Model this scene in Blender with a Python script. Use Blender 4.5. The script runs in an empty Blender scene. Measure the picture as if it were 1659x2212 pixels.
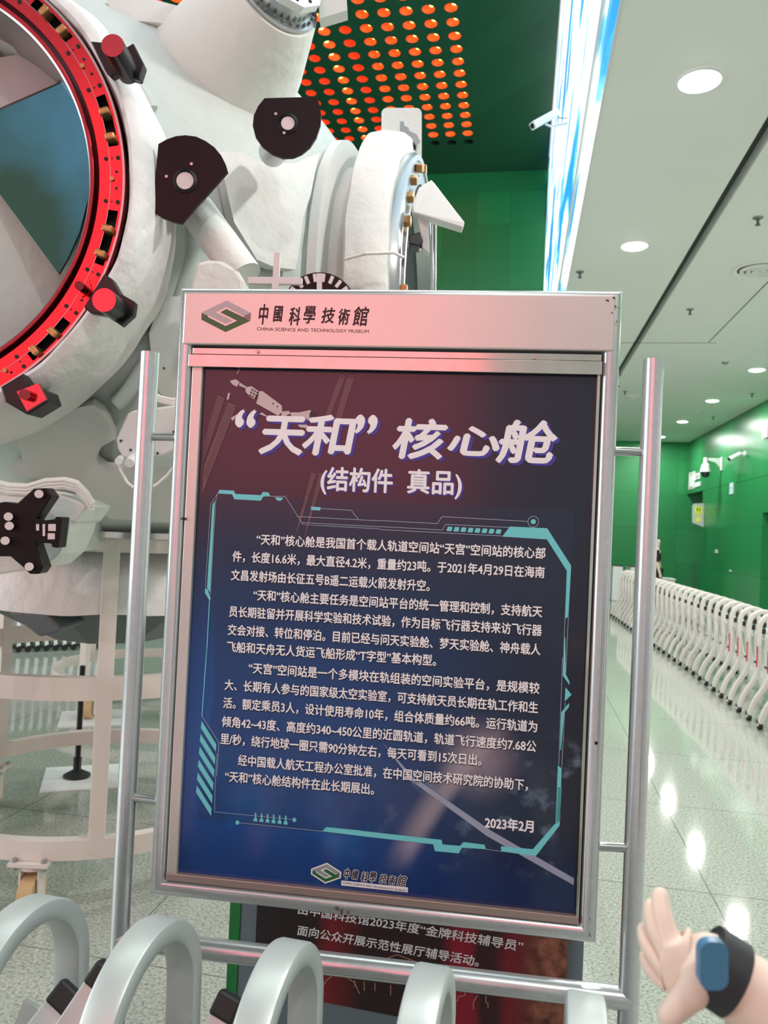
import bpy, bmesh, math, random
from mathutils import Vector, Matrix, noise
random.seed(7)
SC = bpy.context.scene
COL = SC.collection

# ------------------------------------------------------------------ camera
W, H, F, CX, CY = 1659, 2212, 1650.0, 829.5, 1106.0
VPX, VPY, ROLL = 1125.0, 1153.0, 0.046
_d = Vector(((VPX - CX) / F, (VPY - CY) / F, 1.0)); _d.normalize()
_n = Vector((ROLL, -1.0, (VPY - CY) / F - ROLL * (VPX - CX) / F)); _n.normalize()
_x = _d.cross(_n)
RM = Matrix((_x, _d, _n))                      # camera axes (x right, y down, z forward) -> world
CAM = Vector((0, 0, 1.65))
CR = RM @ Vector((1, 0, 0)); CD = RM @ Vector((0, 1, 0)); CF = RM @ Vector((0, 0, 1))
cd = bpy.data.cameras.new('camera'); cam = bpy.data.objects.new('camera', cd); COL.objects.link(cam)
M3 = Matrix((CR, -CD, -CF)).transposed()
cam.matrix_world = Matrix.Translation(CAM) @ M3.to_4x4()
cd.sensor_fit = 'VERTICAL'; cd.sensor_height = 36.0; cd.lens = F / H * 36.0
cd.clip_start = 0.02; cd.clip_end = 120
cd.dof.use_dof = True; cd.dof.focus_distance = 1.75; cd.dof.aperture_fstop = cd.lens / 4.0
SC.camera = cam

def ray(u, v): return RM @ Vector(((u - CX) / F, (v - CY) / F, 1.0))
def at(u, v, d): return CAM + ray(u, v) * d
def proj(p):
    c = RM.transposed() @ (Vector(p) - CAM)
    return (CX + F * c.x / c.z, CY + F * c.y / c.z, c.z)
def onplane(u, v, p0, n):
    r = ray(u, v); return CAM + r * ((Vector(p0) - CAM).dot(n) / r.dot(n))

# ------------------------------------------------------------------ light, world, exposure
SC.view_settings.view_transform = 'Standard'; SC.view_settings.look = 'None'
SC.view_settings.exposure = 0.0; SC.view_settings.gamma = 1.0
SC.view_settings.use_curve_mapping = False
try:
    SC.cycles.use_denoising = True
    SC.cycles.max_bounces = 6; SC.cycles.diffuse_bounces = 3; SC.cycles.glossy_bounces = 3
    SC.cycles.sample_clamp_indirect = 4.0; SC.cycles.caustics_reflective = False; SC.cycles.caustics_refractive = False
except Exception: pass
w = bpy.data.worlds.new('world'); SC.world = w; w.use_nodes = True
w.node_tree.nodes['Background'].inputs[0].default_value = (0.93, 0.96, 0.95, 1)
w.node_tree.nodes['Background'].inputs[1].default_value = 0.6

def area(name, loc, target, sx, sy, power, color, shape='RECTANGLE'):
    l = bpy.data.lights.new(name, 'AREA'); l.shape = shape; l.size = sx
    if shape == 'RECTANGLE': l.size_y = sy
    l.energy = power; l.color = color
    o = bpy.data.objects.new(name, l); COL.objects.link(o)
    dv = Vector(target) - Vector(loc)
    o.location = loc; o.rotation_euler = dv.to_track_quat('-Z', 'Y').to_euler()
    return o
area('red_screen_light', (-2.2, -8.0, 4.7), (-2.2, 0, 4.7), 5.0, 5.6, 175, (1.0, 0.055, 0.10))
area('entrance_light', (-9.5, -1.0, 3.0), (0, -1.0, 3.0), 8.0, 4.0, 520, (0.92, 0.98, 1.0))
area('hall_light', (-4.5, 6.0, 12.3), (-4.5, 6.0, 0), 8.0, 9.0, 650, (0.93, 1.0, 0.96))

# ------------------------------------------------------------------ materials
def s2l(c): return tuple(((x / 255) / 12.92 if x / 255 <= 0.04045 else ((x / 255 + 0.055) / 1.055) ** 2.4) for x in c)
MATS = {}
def mat(name, rgb, metal=0.0, rough=0.5, coat=0.0, var=None, bump=None, emit=None, spec=None):
    m = bpy.data.materials.new(name); m.use_nodes = True; nt = m.node_tree
    b = nt.nodes['Principled BSDF']; col = (*s2l(rgb), 1)
    b.inputs['Base Color'].default_value = col
    b.inputs['Metallic'].default_value = metal; b.inputs['Roughness'].default_value = rough
    b.inputs['Coat Weight'].default_value = coat; b.inputs['Coat Roughness'].default_value = 0.06
    if spec is not None: b.inputs['Specular IOR Level'].default_value = spec
    if var or bump:
        tc = nt.nodes.new('ShaderNodeTexCoord')
    if var:
        n = nt.nodes.new('ShaderNodeTexNoise'); n.inputs['Scale'].default_value = var[0]; n.inputs['Detail'].default_value = 6
        r = nt.nodes.new('ShaderNodeValToRGB')
        r.color_ramp.elements[0].color = tuple(c * (1 - var[1]) for c in col[:3]) + (1,)
        r.color_ramp.elements[1].color = tuple(min(1, c * (1 + var[1])) for c in col[:3]) + (1,)
        r.color_ramp.elements[0].position = 0.3; r.color_ramp.elements[1].position = 0.7
        nt.links.new(tc.outputs['Object'], n.inputs['Vector']); nt.links.new(n.outputs[0], r.inputs[0])
        nt.links.new(r.outputs[0], b.inputs['Base Color'])
    if bump:
        n2 = nt.nodes.new('ShaderNodeTexNoise'); n2.inputs['Scale'].default_value = bump[0]; n2.inputs['Detail'].default_value = 4
        bp_ = nt.nodes.new('ShaderNodeBump'); bp_.inputs['Strength'].default_value = bump[1]; bp_.inputs['Distance'].default_value = bump[2]
        nt.links.new(tc.outputs['Object'], n2.inputs['Vector']); nt.links.new(n2.outputs[0], bp_.inputs['Height'])
        nt.links.new(bp_.outputs[0], b.inputs['Normal'])
    if emit:
        b.inputs['Emission Color'].default_value = (*s2l(emit[0]), 1); b.inputs['Emission Strength'].default_value = emit[1]
    MATS[name] = m; return m

M_fabric = mat('white_fabric', (226, 226, 221), rough=0.75, var=(3, 0.05), bump=(7, 0.6, 0.03))
M_skirt = mat('blanket_fabric', (230, 226, 224), rough=0.7, var=(2, 0.04), bump=(6, 0.7, 0.035))
M_hull = mat('grey_white_fabric', (205, 212, 206), rough=0.75, var=(2.5, 0.05), bump=(5, 0.6, 0.035))
M_panel = mat('hull_panel_fabric', (216, 217, 212), rough=0.6, var=(3, 0.03), bump=(4, 0.25, 0.02))
M_white = mat('white_paint', (226, 228, 226), rough=0.4)
M_hoop = mat('warm_white_enamel', (216, 211, 205), rough=0.5)
M_cream = mat('cream_paint', (222, 212, 203), rough=0.38, var=(6, 0.03))
M_silver = mat('silver_paint', (204, 208, 210), metal=0.72, rough=0.25, var=(60, 0.04))
M_alu = mat('satin_aluminium', (196, 205, 203), metal=0.35, rough=0.42)
M_steel = mat('steel', (178, 182, 182), metal=0.9, rough=0.28)
M_brushed = mat('brushed_steel', (208, 204, 194), metal=1.0, rough=0.13, var=(25, 0.05))
M_dullrail = mat('dull_bronze_steel', (176, 158, 150), metal=0.6, rough=0.42)
M_ring = mat('red_tinted_ring_metal', (214, 66, 74), metal=1.0, rough=0.2)  # base colour tinted red to carry the red screen's reflection
M_black = mat('black_metal', (22, 18, 20), rough=0.3, metal=0.2)
M_dark = mat('dark_recess', (26, 25, 27), rough=0.7)
M_plate = mat('black_sheet', (22, 11, 14), rough=0.38, spec=0.22)
M_mirror = mat('red_tinted_polished_cap', (214, 80, 90), metal=1.0, rough=0.16)  # reflected red of the screen put into the cap's own colour
M_brass = mat('brass', (190, 150, 100), metal=0.75, rough=0.35)
M_groove = mat('groove_metal', (105, 110, 116), metal=0.5, rough=0.4)
M_gasket = mat('grey_metal', (140, 146, 146), metal=0.6, rough=0.4)
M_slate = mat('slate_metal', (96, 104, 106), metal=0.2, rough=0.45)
M_rubber = mat('black_rubber', (30, 31, 32), rough=0.55)
M_wheel = mat('tan_polyurethane', (196, 164, 122), rough=0.5)
M_red = mat('red_reflector', (205, 40, 48), rough=0.35)
M_pad = mat('pale_pad', (222, 205, 205), rough=0.5)
M_blue = mat('dark_blue_screw', (38, 46, 92), rough=0.4)
M_film = mat('film_painted_reflection', (74, 128, 140), metal=0.6, rough=0.14, var=(0.9, 0.6))
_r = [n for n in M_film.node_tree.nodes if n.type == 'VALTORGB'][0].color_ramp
_r.elements[0].position = 0.40; _r.elements[0].color = (*s2l((96, 160, 192)), 1); _r.elements[1].position = 0.58; _r.elements[1].color = (*s2l((66, 96, 84)), 1)  # blue to green noise stands for room reflections put into the film's colour
M_inner = mat('inner_fabric', (206, 196, 198), rough=0.7, bump=(5, 0.3, 0.02))
M_ceil = mat('ceiling_paint', (232, 234, 230), rough=0.6, var=(0.6, 0.02))
M_slot = mat('dark_slot', (52, 58, 54), rough=0.5)
M_lamp = mat('lamp_diffuser', (255, 255, 255), emit=((250, 255, 252), 14.0))
M_trimring = mat('lamp_rim', (235, 236, 232), rough=0.4)
M_can = mat('glowing_can', (228, 92, 50), rough=0.5, emit=((236, 66, 24), 0.5))  # warm lamp light put into the can walls as their own emission
M_warm = mat('warm_lamp', (255, 220, 140), emit=((255, 205, 105), 9.0))
M_unlit = mat('unlit_can', (18, 40, 24), rough=0.6)
M_cameraw = mat('camera_white', (222, 226, 224), rough=0.35)
M_smoke = mat('smoked_dome', (22, 26, 27), rough=0.12, coat=0.6)
M_green = mat('green_print', (28, 122, 58), rough=0.35)
M_grey = mat('grey_board', (112, 122, 130), rough=0.45)
M_skin = mat('skin', (222, 200, 185), rough=0.55)
M_hair = mat('hair', (24, 20, 19), rough=0.6)
M_shirt = mat('black_shirt', (26, 26, 28), rough=0.8)
M_trouser = mat('dark_trousers', (44, 46, 54), rough=0.8)
M_watch = mat('watch_blue', (64, 116, 150), rough=0.3)
M_band = mat('watch_strap', (34, 36, 42), rough=0.55)
M_text = mat('white_print', (238, 234, 236), rough=0.4)
M_shadow = mat('indigo_print', (60, 56, 146), rough=0.4)
M_dim = mat('shade_print', (16, 17, 34), rough=0.3)
M_cyan = mat('cyan_print', (112, 204, 210), rough=0.35)
M_thin = mat('pale_line_print', (168, 186, 206), rough=0.35)
M_paper = mat('box_print', (44, 56, 92), rough=0.12, coat=0.3)
M_station = mat('station_print', (196, 178, 178), rough=0.4)
M_stationd = mat('station_dark_print', (46, 38, 44), rough=0.4)
M_array = mat('array_print', (112, 80, 86), rough=0.3)
M_maroon = mat('dark_maroon_print', (70, 14, 24), rough=0.4)
M_emgreen = mat('emblem_green', (62, 92, 58), rough=0.4)
M_emgrey = mat('emblem_grey', (186, 164, 168), rough=0.4)
M_emdark = mat('emblem_dark', (140, 108, 114), rough=0.4)
M_ink = mat('black_print', (26, 14, 18), rough=0.4)
M_gold = mat('gold_line_print', (190, 140, 110), rough=0.4)
M_yellow = mat('yellow_print', (226, 232, 80), rough=0.4)
M_chip = mat('chipped_paint', (92, 80, 76), rough=0.8)
M_plastic = mat('header_white', (212, 206, 201), metal=0.5, rough=0.3, var=(8, 0.02))

def green_wall(name, rgb, rgb2, rough):
    m = bpy.data.materials.new(name); m.use_nodes = True; nt = m.node_tree; b = nt.nodes['Principled BSDF']
    tc = nt.nodes.new('ShaderNodeTexCoord'); sep = nt.nodes.new('ShaderNodeSeparateXYZ'); nt.links.new(tc.outputs['Object'], sep.inputs[0])
    add = nt.nodes.new('ShaderNodeMath'); add.operation = 'ADD'
    nt.links.new(sep.outputs[0], add.inputs[0]); nt.links.new(sep.outputs[1], add.inputs[1])
    cmb = nt.nodes.new('ShaderNodeCombineXYZ'); nt.links.new(add.outputs[0], cmb.inputs[0]); nt.links.new(sep.outputs[2], cmb.inputs[1])
    br = nt.nodes.new('ShaderNodeTexBrick'); br.offset = 0.0; br.squash = 1.0
    br.inputs['Scale'].default_value = 1.0; br.inputs['Brick Width'].default_value = 1.02; br.inputs['Row Height'].default_value = 1.0
    br.inputs['Mortar Size'].default_value = 0.006; br.inputs['Mortar Smooth'].default_value = 0.3
    br.inputs['Color1'].default_value = (*s2l(rgb), 1); br.inputs['Color2'].default_value = (*s2l(rgb2), 1)
    br.inputs['Mortar'].default_value = (*[c * 0.45 for c in s2l(rgb)], 1)
    nt.links.new(cmb.outputs[0], br.inputs['Vector']); nt.links.new(br.outputs[0], b.inputs['Base Color'])
    b.inputs['Roughness'].default_value = rough
    return m
M_gwall = green_wall('green_panel_wall', (38, 140, 78), (32, 122, 68), 0.3)
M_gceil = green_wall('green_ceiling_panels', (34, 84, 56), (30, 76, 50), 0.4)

def floor_mat():
    m = bpy.data.materials.new('terrazzo'); m.use_nodes = True; nt = m.node_tree; b = nt.nodes['Principled BSDF']
    tc = nt.nodes.new('ShaderNodeTexCoord')
    n = nt.nodes.new('ShaderNodeTexNoise'); n.inputs['Scale'].default_value = 75; n.inputs['Detail'].default_value = 7
    n.inputs['Roughness'].default_value = 0.75
    mp = nt.nodes.new('ShaderNodeMapping'); mp.inputs['Scale'].default_value = (1.0, 1.0, 1.0)
    nt.links.new(tc.outputs['Object'], mp.inputs[0]); nt.links.new(mp.outputs[0], n.inputs['Vector'])
    r = nt.nodes.new('ShaderNodeValToRGB'); e = r.color_ramp.elements
    e[0].position = 0.36; e[0].color = (*s2l((116, 121, 112)), 1); e[1].position = 0.5; e[1].color = (*s2l((166, 171, 161)), 1)
    x = e.new(0.62); x.color = (*s2l((188, 191, 181)), 1)
    nt.links.new(n.outputs[0], r.inputs[0])
    n3 = nt.nodes.new('ShaderNodeTexNoise'); n3.inputs['Scale'].default_value = 1.1; n3.inputs['Detail'].default_value = 3
    nt.links.new(tc.outputs['Object'], n3.inputs['Vector'])
    br = nt.nodes.new('ShaderNodeTexBrick'); br.offset = 0.0
    br.inputs['Scale'].default_value = 1.0; br.inputs['Brick Width'].default_value = 1.2; br.inputs['Row Height'].default_value = 1.2
    br.inputs['Mortar Size'].default_value = 0.004; br.inputs['Color1'].default_value = (1, 1, 1, 1); br.inputs['Color2'].default_value = (0.97, 0.98, 0.97, 1)
    br.inputs['Mortar'].default_value = (0.5, 0.5, 0.5, 1)
    mp2 = nt.nodes.new('ShaderNodeMapping'); mp2.inputs['Location'].default_value = (0.25, -0.26, 0)
    nt.links.new(tc.outputs['Object'], mp2.inputs[0]); nt.links.new(mp2.outputs[0], br.inputs['Vector'])
    mx = nt.nodes.new('ShaderNodeMixRGB'); mx.blend_type = 'MULTIPLY'; mx.inputs[0].default_value = 1
    nt.links.new(r.outputs[0], mx.inputs[1]); nt.links.new(br.outputs[0], mx.inputs[2])
    nt.links.new(mx.outputs[0], b.inputs['Base Color'])
    b.inputs['Roughness'].default_value = 0.06; b.inputs['Specular IOR Level'].default_value = 0.62
    bp_ = nt.nodes.new('ShaderNodeBump'); bp_.inputs['Strength'].default_value = 0.05; bp_.inputs['Distance'].default_value = 0.004
    n4 = nt.nodes.new('ShaderNodeTexNoise'); n4.inputs['Scale'].default_value = 14
    nt.links.new(tc.outputs['Object'], n4.inputs['Vector']); nt.links.new(n4.outputs[0], bp_.inputs['Height']); nt.links.new(bp_.outputs[0], b.inputs['Normal'])
    return m
M_floor = floor_mat()

# ------------------------------------------------------------------ mesh helpers
def vec(p): return p if isinstance(p, Vector) else Vector(p)
def frame(a):
    a = vec(a).normalized()
    t = Vector((0, 0, 1)) if abs(a.z) < 0.9 else Vector((1, 0, 0))
    u = a.cross(t).normalized(); return a, u, a.cross(u).normalized()
class MB:
    def __init__(s): s.v = []; s.f = []
    def add(s, vs, fs):
        n = len(s.v); s.v += [vec(p) for p in vs]; s.f += [tuple(i + n for i in f) for f in fs]; return s
    def box(s, c, sz, ax=None):
        c = vec(c); ax = ax or (Vector((1, 0, 0)), Vector((0, 1, 0)), Vector((0, 0, 1)))
        vs = [c + ax[0] * (sz[0] / 2 * i) + ax[1] * (sz[1] / 2 * j) + ax[2] * (sz[2] / 2 * k) for i in (-1, 1) for j in (-1, 1) for k in (-1, 1)]
        return s.add(vs, [(0, 1, 3, 2), (4, 6, 7, 5), (0, 4, 5, 1), (2, 3, 7, 6), (0, 2, 6, 4), (1, 5, 7, 3)])
    def cyl(s, p0, p1, r0, r1=None, seg=24, cap=True):
        p0, p1 = vec(p0), vec(p1); r1 = r0 if r1 is None else r1; a, u, w_ = frame(p1 - p0)
        vs = []
        for p, r in ((p0, r0), (p1, r1)):
            for i in range(seg):
                t = 2 * math.pi * i / seg; vs.append(p + (u * math.cos(t) + w_ * math.sin(t)) * r)
        fs = [(i, (i + 1) % seg, seg + (i + 1) % seg, seg + i) for i in range(seg)]
        if cap: fs += [tuple(range(seg))[::-1], tuple(range(seg, 2 * seg))]
        return s.add(vs, fs)
    def tube(s, pts, r, seg=10, rs=None, cap=True):
        pts = [vec(p) for p in pts]; n = len(pts); vs = []; pu = None
        for i, p in enumerate(pts):
            a = (pts[min(i + 1, n - 1)] - pts[max(i - 1, 0)]).normalized()
            if pu is None: _, u, _w = frame(a)
            else: u = (pu - a * pu.dot(a)).normalized()
            pu = u; w_ = a.cross(u); rr = rs[i] if rs else r
            for k in range(seg):
                t = 2 * math.pi * k / seg; vs.append(p + (u * math.cos(t) + w_ * math.sin(t)) * rr)
        fs = [(i * seg + k, i * seg + (k + 1) % seg, (i + 1) * seg + (k + 1) % seg, (i + 1) * seg + k) for i in range(n - 1) for k in range(seg)]
        if cap: fs += [tuple(range(seg))[::-1], tuple(range((n - 1) * seg, n * seg))]
        return s.add(vs, fs)
    def rev(s, o, a, prof, seg=64, t0=0, t1=360, u=None, fn=None, close=False):
        o = vec(o); a, uu, w_ = frame(a)
        if u is not None: uu = (vec(u) - a * vec(u).dot(a)).normalized(); w_ = a.cross(uu)
        full = abs(t1 - t0 - 360) < 1e-6; cnt = seg if full else seg + 1; vs = []
        for i in range(cnt):
            t = math.radians(t0 + (t1 - t0) * i / seg)
            for (ss, r) in prof:
                p = o + a * ss + (uu * math.cos(t) + w_ * math.sin(t)) * r
                vs.append(fn(p) if fn else p)
        m = len(prof); fs = []
        for i in range(seg):
            j = (i + 1) % cnt
            for k in range(m if close else m - 1):
                k2 = (k + 1) % m; fs.append((i * m + k, j * m + k, j * m + k2, i * m + k2))
        return s.add(vs, fs)
    def prism(s, pts, d):            # closed polygon of 3-D points pushed by vector d
        pts = [vec(p) for p in pts]; d = vec(d); n = len(pts)
        return s.add(pts + [p + d for p in pts], [tuple(range(n)), tuple(range(n, 2 * n))[::-1]] + [(i, n + i, n + (i + 1) % n, (i + 1) % n) for i in range(n)])
    def poly(s, pts): return s.add(pts, [tuple(range(len(pts)))])
    def sphere(s, c, r, seg=16, rings=10, sc=(1, 1, 1)):
        c = vec(c); vs = [c + Vector((0, 0, r * sc[2]))]
        for j in range(1, rings):
            ph = math.pi * j / rings
            for i in range(seg):
                t = 2 * math.pi * i / seg; vs.append(c + Vector((r * sc[0] * math.sin(ph) * math.cos(t), r * sc[1] * math.sin(ph) * math.sin(t), r * sc[2] * math.cos(ph))))
        vs.append(c - Vector((0, 0, r * sc[2]))); fs = []
        for i in range(seg): fs.append((0, 1 + i, 1 + (i + 1) % seg))
        for j in range(rings - 2):
            for i in range(seg):
                a0 = 1 + j * seg + i; b0 = 1 + j * seg + (i + 1) % seg; fs.append((a0, a0 + seg, b0 + seg, b0))
        L = len(vs) - 1; o_ = 1 + (rings - 2) * seg
        for i in range(seg): fs.append((L, o_ + (i + 1) % seg, o_ + i))
        return s.add(vs, fs)

def rootmat(p):
    while p is not None and p.parent is not None: p = p.parent
    return p.matrix_basis.copy() if p is not None else Matrix.Identity(4)
def obj(name, mb, m, parent=None, smooth=False, local=False, bevel=0, sub=0, label=None):
    me = bpy.data.meshes.new(name)
    inv = Matrix.Identity(4) if local else rootmat(parent).inverted()
    me.from_pydata([tuple(inv @ v) for v in mb.v], [], mb.f); me.update()
    bm = bmesh.new(); bm.from_mesh(me); bmesh.ops.recalc_face_normals(bm, faces=bm.faces); bm.to_mesh(me); bm.free()
    if smooth:
        for p in me.polygons: p.use_smooth = True
        try: me.set_sharp_from_angle(angle=math.radians(38))
        except Exception: pass
    o = bpy.data.objects.new(name, me); COL.objects.link(o)
    if m: me.materials.append(m)
    if parent is not None: o.parent = parent
    if bevel:
        b = o.modifiers.new('bevel', 'BEVEL'); b.width = bevel; b.segments = 2; b.limit_method = 'ANGLE'; b.angle_limit = math.radians(40)
    if sub:
        q = o.modifiers.new('sub', 'SUBSURF'); q.levels = sub; q.render_levels = sub
    if label: o['label'] = label
    return o
def thing(name, label, cat, loc=(0, 0, 0), rz=0.0, group=None):
    o = bpy.data.objects.new(name, None); COL.objects.link(o); o.empty_display_size = 0.1
    o.location = loc; o.rotation_euler = (0, 0, rz)
    o.matrix_basis = Matrix.Translation(Vector(loc)) @ Matrix.Rotation(rz, 4, 'Z')
    return tag(o, label, cat, group)
def tag(o, label, cat, group=None):
    o['label'] = label; o['category'] = cat
    if group: o['group'] = group
    return o
def struct(name, mb, m, **k):
    o = obj(name, mb, m, **k); o['kind'] = 'structure'; return o
def dup(root, loc, rz=None, label=None):
    r = root.copy(); COL.objects.link(r); r.location = loc
    if rz is not None: r.rotation_euler = (0, 0, rz)
    if label: r['label'] = label
    for ch in list(root.children):
        c = ch.copy(); COL.objects.link(c); c.parent = r
        for g in list(ch.children):
            d = g.copy(); COL.objects.link(d); d.parent = c
    return r
ORD = ['first', 'second', 'third', 'fourth', 'fifth', 'sixth', 'seventh', 'eighth', 'ninth', 'tenth', 'eleventh', 'twelfth', 'thirteenth', 'fourteenth', 'fifteenth', 'sixteenth']

def glyphs(body, weight=0.0, shear=0.0):
    c = bpy.data.curves.new('tmp', 'FONT'); c.body = body; c.size = 1.0; c.offset = weight; c.shear = shear
    c.resolution_u = 3
    o = bpy.data.objects.new('tmp', c); COL.objects.link(o); bpy.context.view_layer.update()
    dg = bpy.context.evaluated_depsgraph_get(); me = bpy.data.meshes.new_from_object(o.evaluated_get(dg))
    vs = [v.co.copy() for v in me.vertices]; fs = [tuple(p.vertices) for p in me.polygons]
    bpy.data.objects.remove(o); bpy.data.curves.remove(c); bpy.data.meshes.remove(me)
    return vs, fs
def fat(mb, vs, fs, wx, wz):
    # heavier strokes: the same letter laid down again a hair to each side
    for i, (a, c) in enumerate(((0, 0), (-1, 0), (1, 0), (0, -1), (0, 1))):
        mb.add([v + Vector((a * wx, -0.00001 * i, c * wz)) for v in vs], fs)
        if wx == 0: break
def put_text(mb, body, x0, x1, zc, h, y, weight=0.0, shear=0.0, slope=0.0):
    # lays the text in the x/z plane at depth y, from x0 to x1, glyph box height h centred on zc
    vs, fs = glyphs(body, 0.0, shear)
    a, b = min(v.x for v in vs), max(v.x for v in vs); k = (x1 - x0) / (b - a)
    zm = 0.38
    fat(mb, [Vector((x0 + (v.x - a) * k, y, zc + (v.y - zm) * h)) for v in vs], fs, weight * h, weight * h)

# ------------------------------------------------------------------ the setting
XW, YB, ZC, ZH = 4.65, 23.15, 4.5, 12.6
struct('floor', MB().box((-4, 8, -0.05), (40, 44, 0.1)), M_floor)
# corridor ceiling, split by the linear slot at X 1.5..1.62
mb = MB(); mb.box((0.955, 7.5, ZC + 0.06), (1.09, 31.4, 0.12)); mb.box((3.30, 7.5, ZC + 0.06), (3.4, 31.4, 0.12))
struct('ceiling', mb, M_ceil)
struct('trim_1', MB().box((1.55, 7.5, ZC + 0.14), (0.14, 31.4, 0.06)), M_slot)
mb = MB()
for (p, q) in (((1.09, 11.5), (2.62, 11.5)), ((2.52, 11.5), (2.52, 7.3))):
    mb.box(((p[0] + q[0]) / 2, (p[1] + q[1]) / 2, ZC - 0.001), (abs(p[0] - q[0]) + 0.012, abs(p[1] - q[1]) + 0.012, 0.004))
struct('trim_2', mb, M_slot)
# hall ceiling with round openings
PX, PY, HX, HY, HR = 0.477, 0.464, -1.90, 15.25, 0.136
NCOL, NROW = 14, 14
mb = MB()
for i in range(NCOL):
    for j in range(-1, NROW):
        cx_, cy_ = HX - i * PX, HY + j * PY
        sq, ci = [], []
        for k in range(24):
            t = 2 * math.pi * k / 24; c_, s_ = math.cos(t), math.sin(t); mm = max(abs(c_), abs(s_))
            sq.append(Vector((cx_ + c_ / mm * PX / 2, cy_ + s_ / mm * PY / 2, ZH))); ci.append(Vector((cx_ + c_ * HR, cy_ + s_ * HR, ZH)))
        n0 = len(mb.v); mb.v += sq + ci
        mb.f += [(n0 + k, n0 + (k + 1) % 24, n0 + 24 + (k + 1) % 24, n0 + 24 + k) for k in range(24)]
        mb.add([ci[k] + Vector((0, 0, dz)) for dz in (0, 0.015) for k in range(24)], [(k, (k + 1) % 24, 24 + (k + 1) % 24, 24 + k) for k in range(24)])
xl, xr = HX - (NCOL - 0.5) * PX, HX + PX / 2; yn, yf = HY - 1.5 * PY, HY + (NROW - 0.5) * PY
def rect(x0, x1, y0, y1, z): mb.poly([(x0, y0, z), (x1, y0, z), (x1, y1, z), (x0, y1, z)])
mb2 = MB().box(((xl + xr) / 2, (yn + yf) / 2, ZH + 0.24), (xr - xl, yf - yn, 0.04)); struct('ceiling', mb2, M_unlit)
rect(xr, 0.34, -8, YB, ZH); rect(-24, xl, -8, YB, ZH); rect(xl, xr, -8, yn, ZH); rect(xl, xr, yf, YB, ZH)
struct('ceiling', mb, M_gceil)
struct('wall_back', MB().box((-7.25, YB + 0.1, 6.4), (33.5, 0.2, 13.2)), M_gwall)
# right wall: panels, recessed doorway near the viewer, passage opening at the far end, bulkhead above it
mb = MB()
mb.box((XW + 0.12, 18.62, 1.5), (0.24, 5.1, 3.0)); mb.box((XW + 0.12, 14.6, 2.64), (0.24, 2.94, 0.72))
struct('wall_right', mb, M_gwall)
struct('wall_right', MB().box((XW + 0.12, 6.5, 1.5), (0.24, 13.24, 3.0)), M_ceil)
struct('wall_right', MB().box((XW + 0.12, 11.5, 3.77), (0.24, 23.3, 1.53)), M_gwall)
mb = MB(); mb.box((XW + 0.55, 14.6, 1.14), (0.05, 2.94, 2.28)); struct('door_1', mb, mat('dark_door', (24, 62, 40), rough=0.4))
mb = MB(); mb.box((XW + 1.6, 22.0, 1.5), (0.1, 2.6, 3.0)); mb.box((XW + 0.85, 22.1, 3.03), (1.5, 2.0, 0.04))
struct('wall_right', mb, M_gwall)

# ------------------------------------------------------------------ lit mural above the corridor edge
def mural_mat():
    m = bpy.data.materials.new('mural_film'); m.use_nodes = True; nt = m.node_tree; b = nt.nodes['Principled BSDF']
    tc = nt.nodes.new('ShaderNodeTexCoord'); mp = nt.nodes.new('ShaderNodeMapping'); mp.inputs['Scale'].default_value = (1, 0.30, 1.15)
    n = nt.nodes.new('ShaderNodeTexNoise'); n.inputs['Scale'].default_value = 1.1; n.inputs['Detail'].default_value = 5; n.inputs['Distortion'].default_value = 0.6
    nt.links.new(tc.outputs['Object'], mp.inputs[0]); nt.links.new(mp.outputs[0], n.inputs['Vector'])
    r = nt.nodes.new('ShaderNodeValToRGB'); e = r.color_ramp.elements
    e[0].position = 0.385; e[0].color = (*s2l((40, 140, 205)), 1); e[1].position = 0.455; e[1].color = (*s2l((120, 205, 240)), 1)
    x = e.new(0.475); x.color = (*s2l((244, 251, 255)), 1); x = e.new(0.42); x.color = (*s2l((70, 165, 220)), 1)
    nt.links.new(n.outputs[0], r.inputs[0])
    nt.links.new(r.outputs[0], b.inputs['Emission Color']); nt.links.new(r.outputs[0], b.inputs['Base Color'])
    b.inputs['Emission Strength'].default_value = 1.2; b.inputs['Roughness'].default_value = 0.4
    return m
t = thing('mural_lightbox', 'long backlit blue and white mural glowing above the corridor ceiling edge', 'mural', (0.40, 9, ZC))
obj('lit_panel', MB().box((0.382, 9.5, 8.552), (0.036, 27.2, 8.09)), mural_mat(), t)
obj('edge_trim', MB().box((0.405, 9.5, ZC + 0.02), (0.008, 27.2, 0.05)), M_white, t)
obj('conduit', MB().tube([(0.345, -4, ZC + 0.22), (0.345, 23, ZC + 0.22)], 0.018), M_cameraw, t)

# ------------------------------------------------------------------ poster stand
YAW = math.radians(3.0)
BN = Vector((math.sin(YAW), -math.cos(YAW), 0)); BX = Vector((math.cos(YAW), math.sin(YAW), 0))
PB = CAM + ray(829, 1106) * 1.7
S0 = Vector((PB.x, PB.y, 0))
stand = thing('poster_stand', 'silver tubular stand with two tall posts holding a dark blue space poster', 'poster stand', S0, YAW)
def bp(u, v, y=0.0):                    # point of the poster plane in stand coordinates
    p = onplane(u, v, PB - BN * y, BN); q = p - S0
    return Vector((q.dot(BX), y, q.z))
def L(name, mb, m, parent, **k): return obj(name, mb, m, parent, local=True, **k)
o1, o2, o3, o4 = bp(397, 626), bp(1348, 628), bp(1283, 2033), bp(322, 1928)
XL, XR = (o1.x + o4.x) / 2, (o2.x + o3.x) / 2; ZT, ZB = (o1.z + o2.z) / 2, (o3.z + o4.z) / 2
tr = 0.0185
hz = (bp(405, 746).z + bp(1320, 768).z) / 2
mb = MB()
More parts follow.
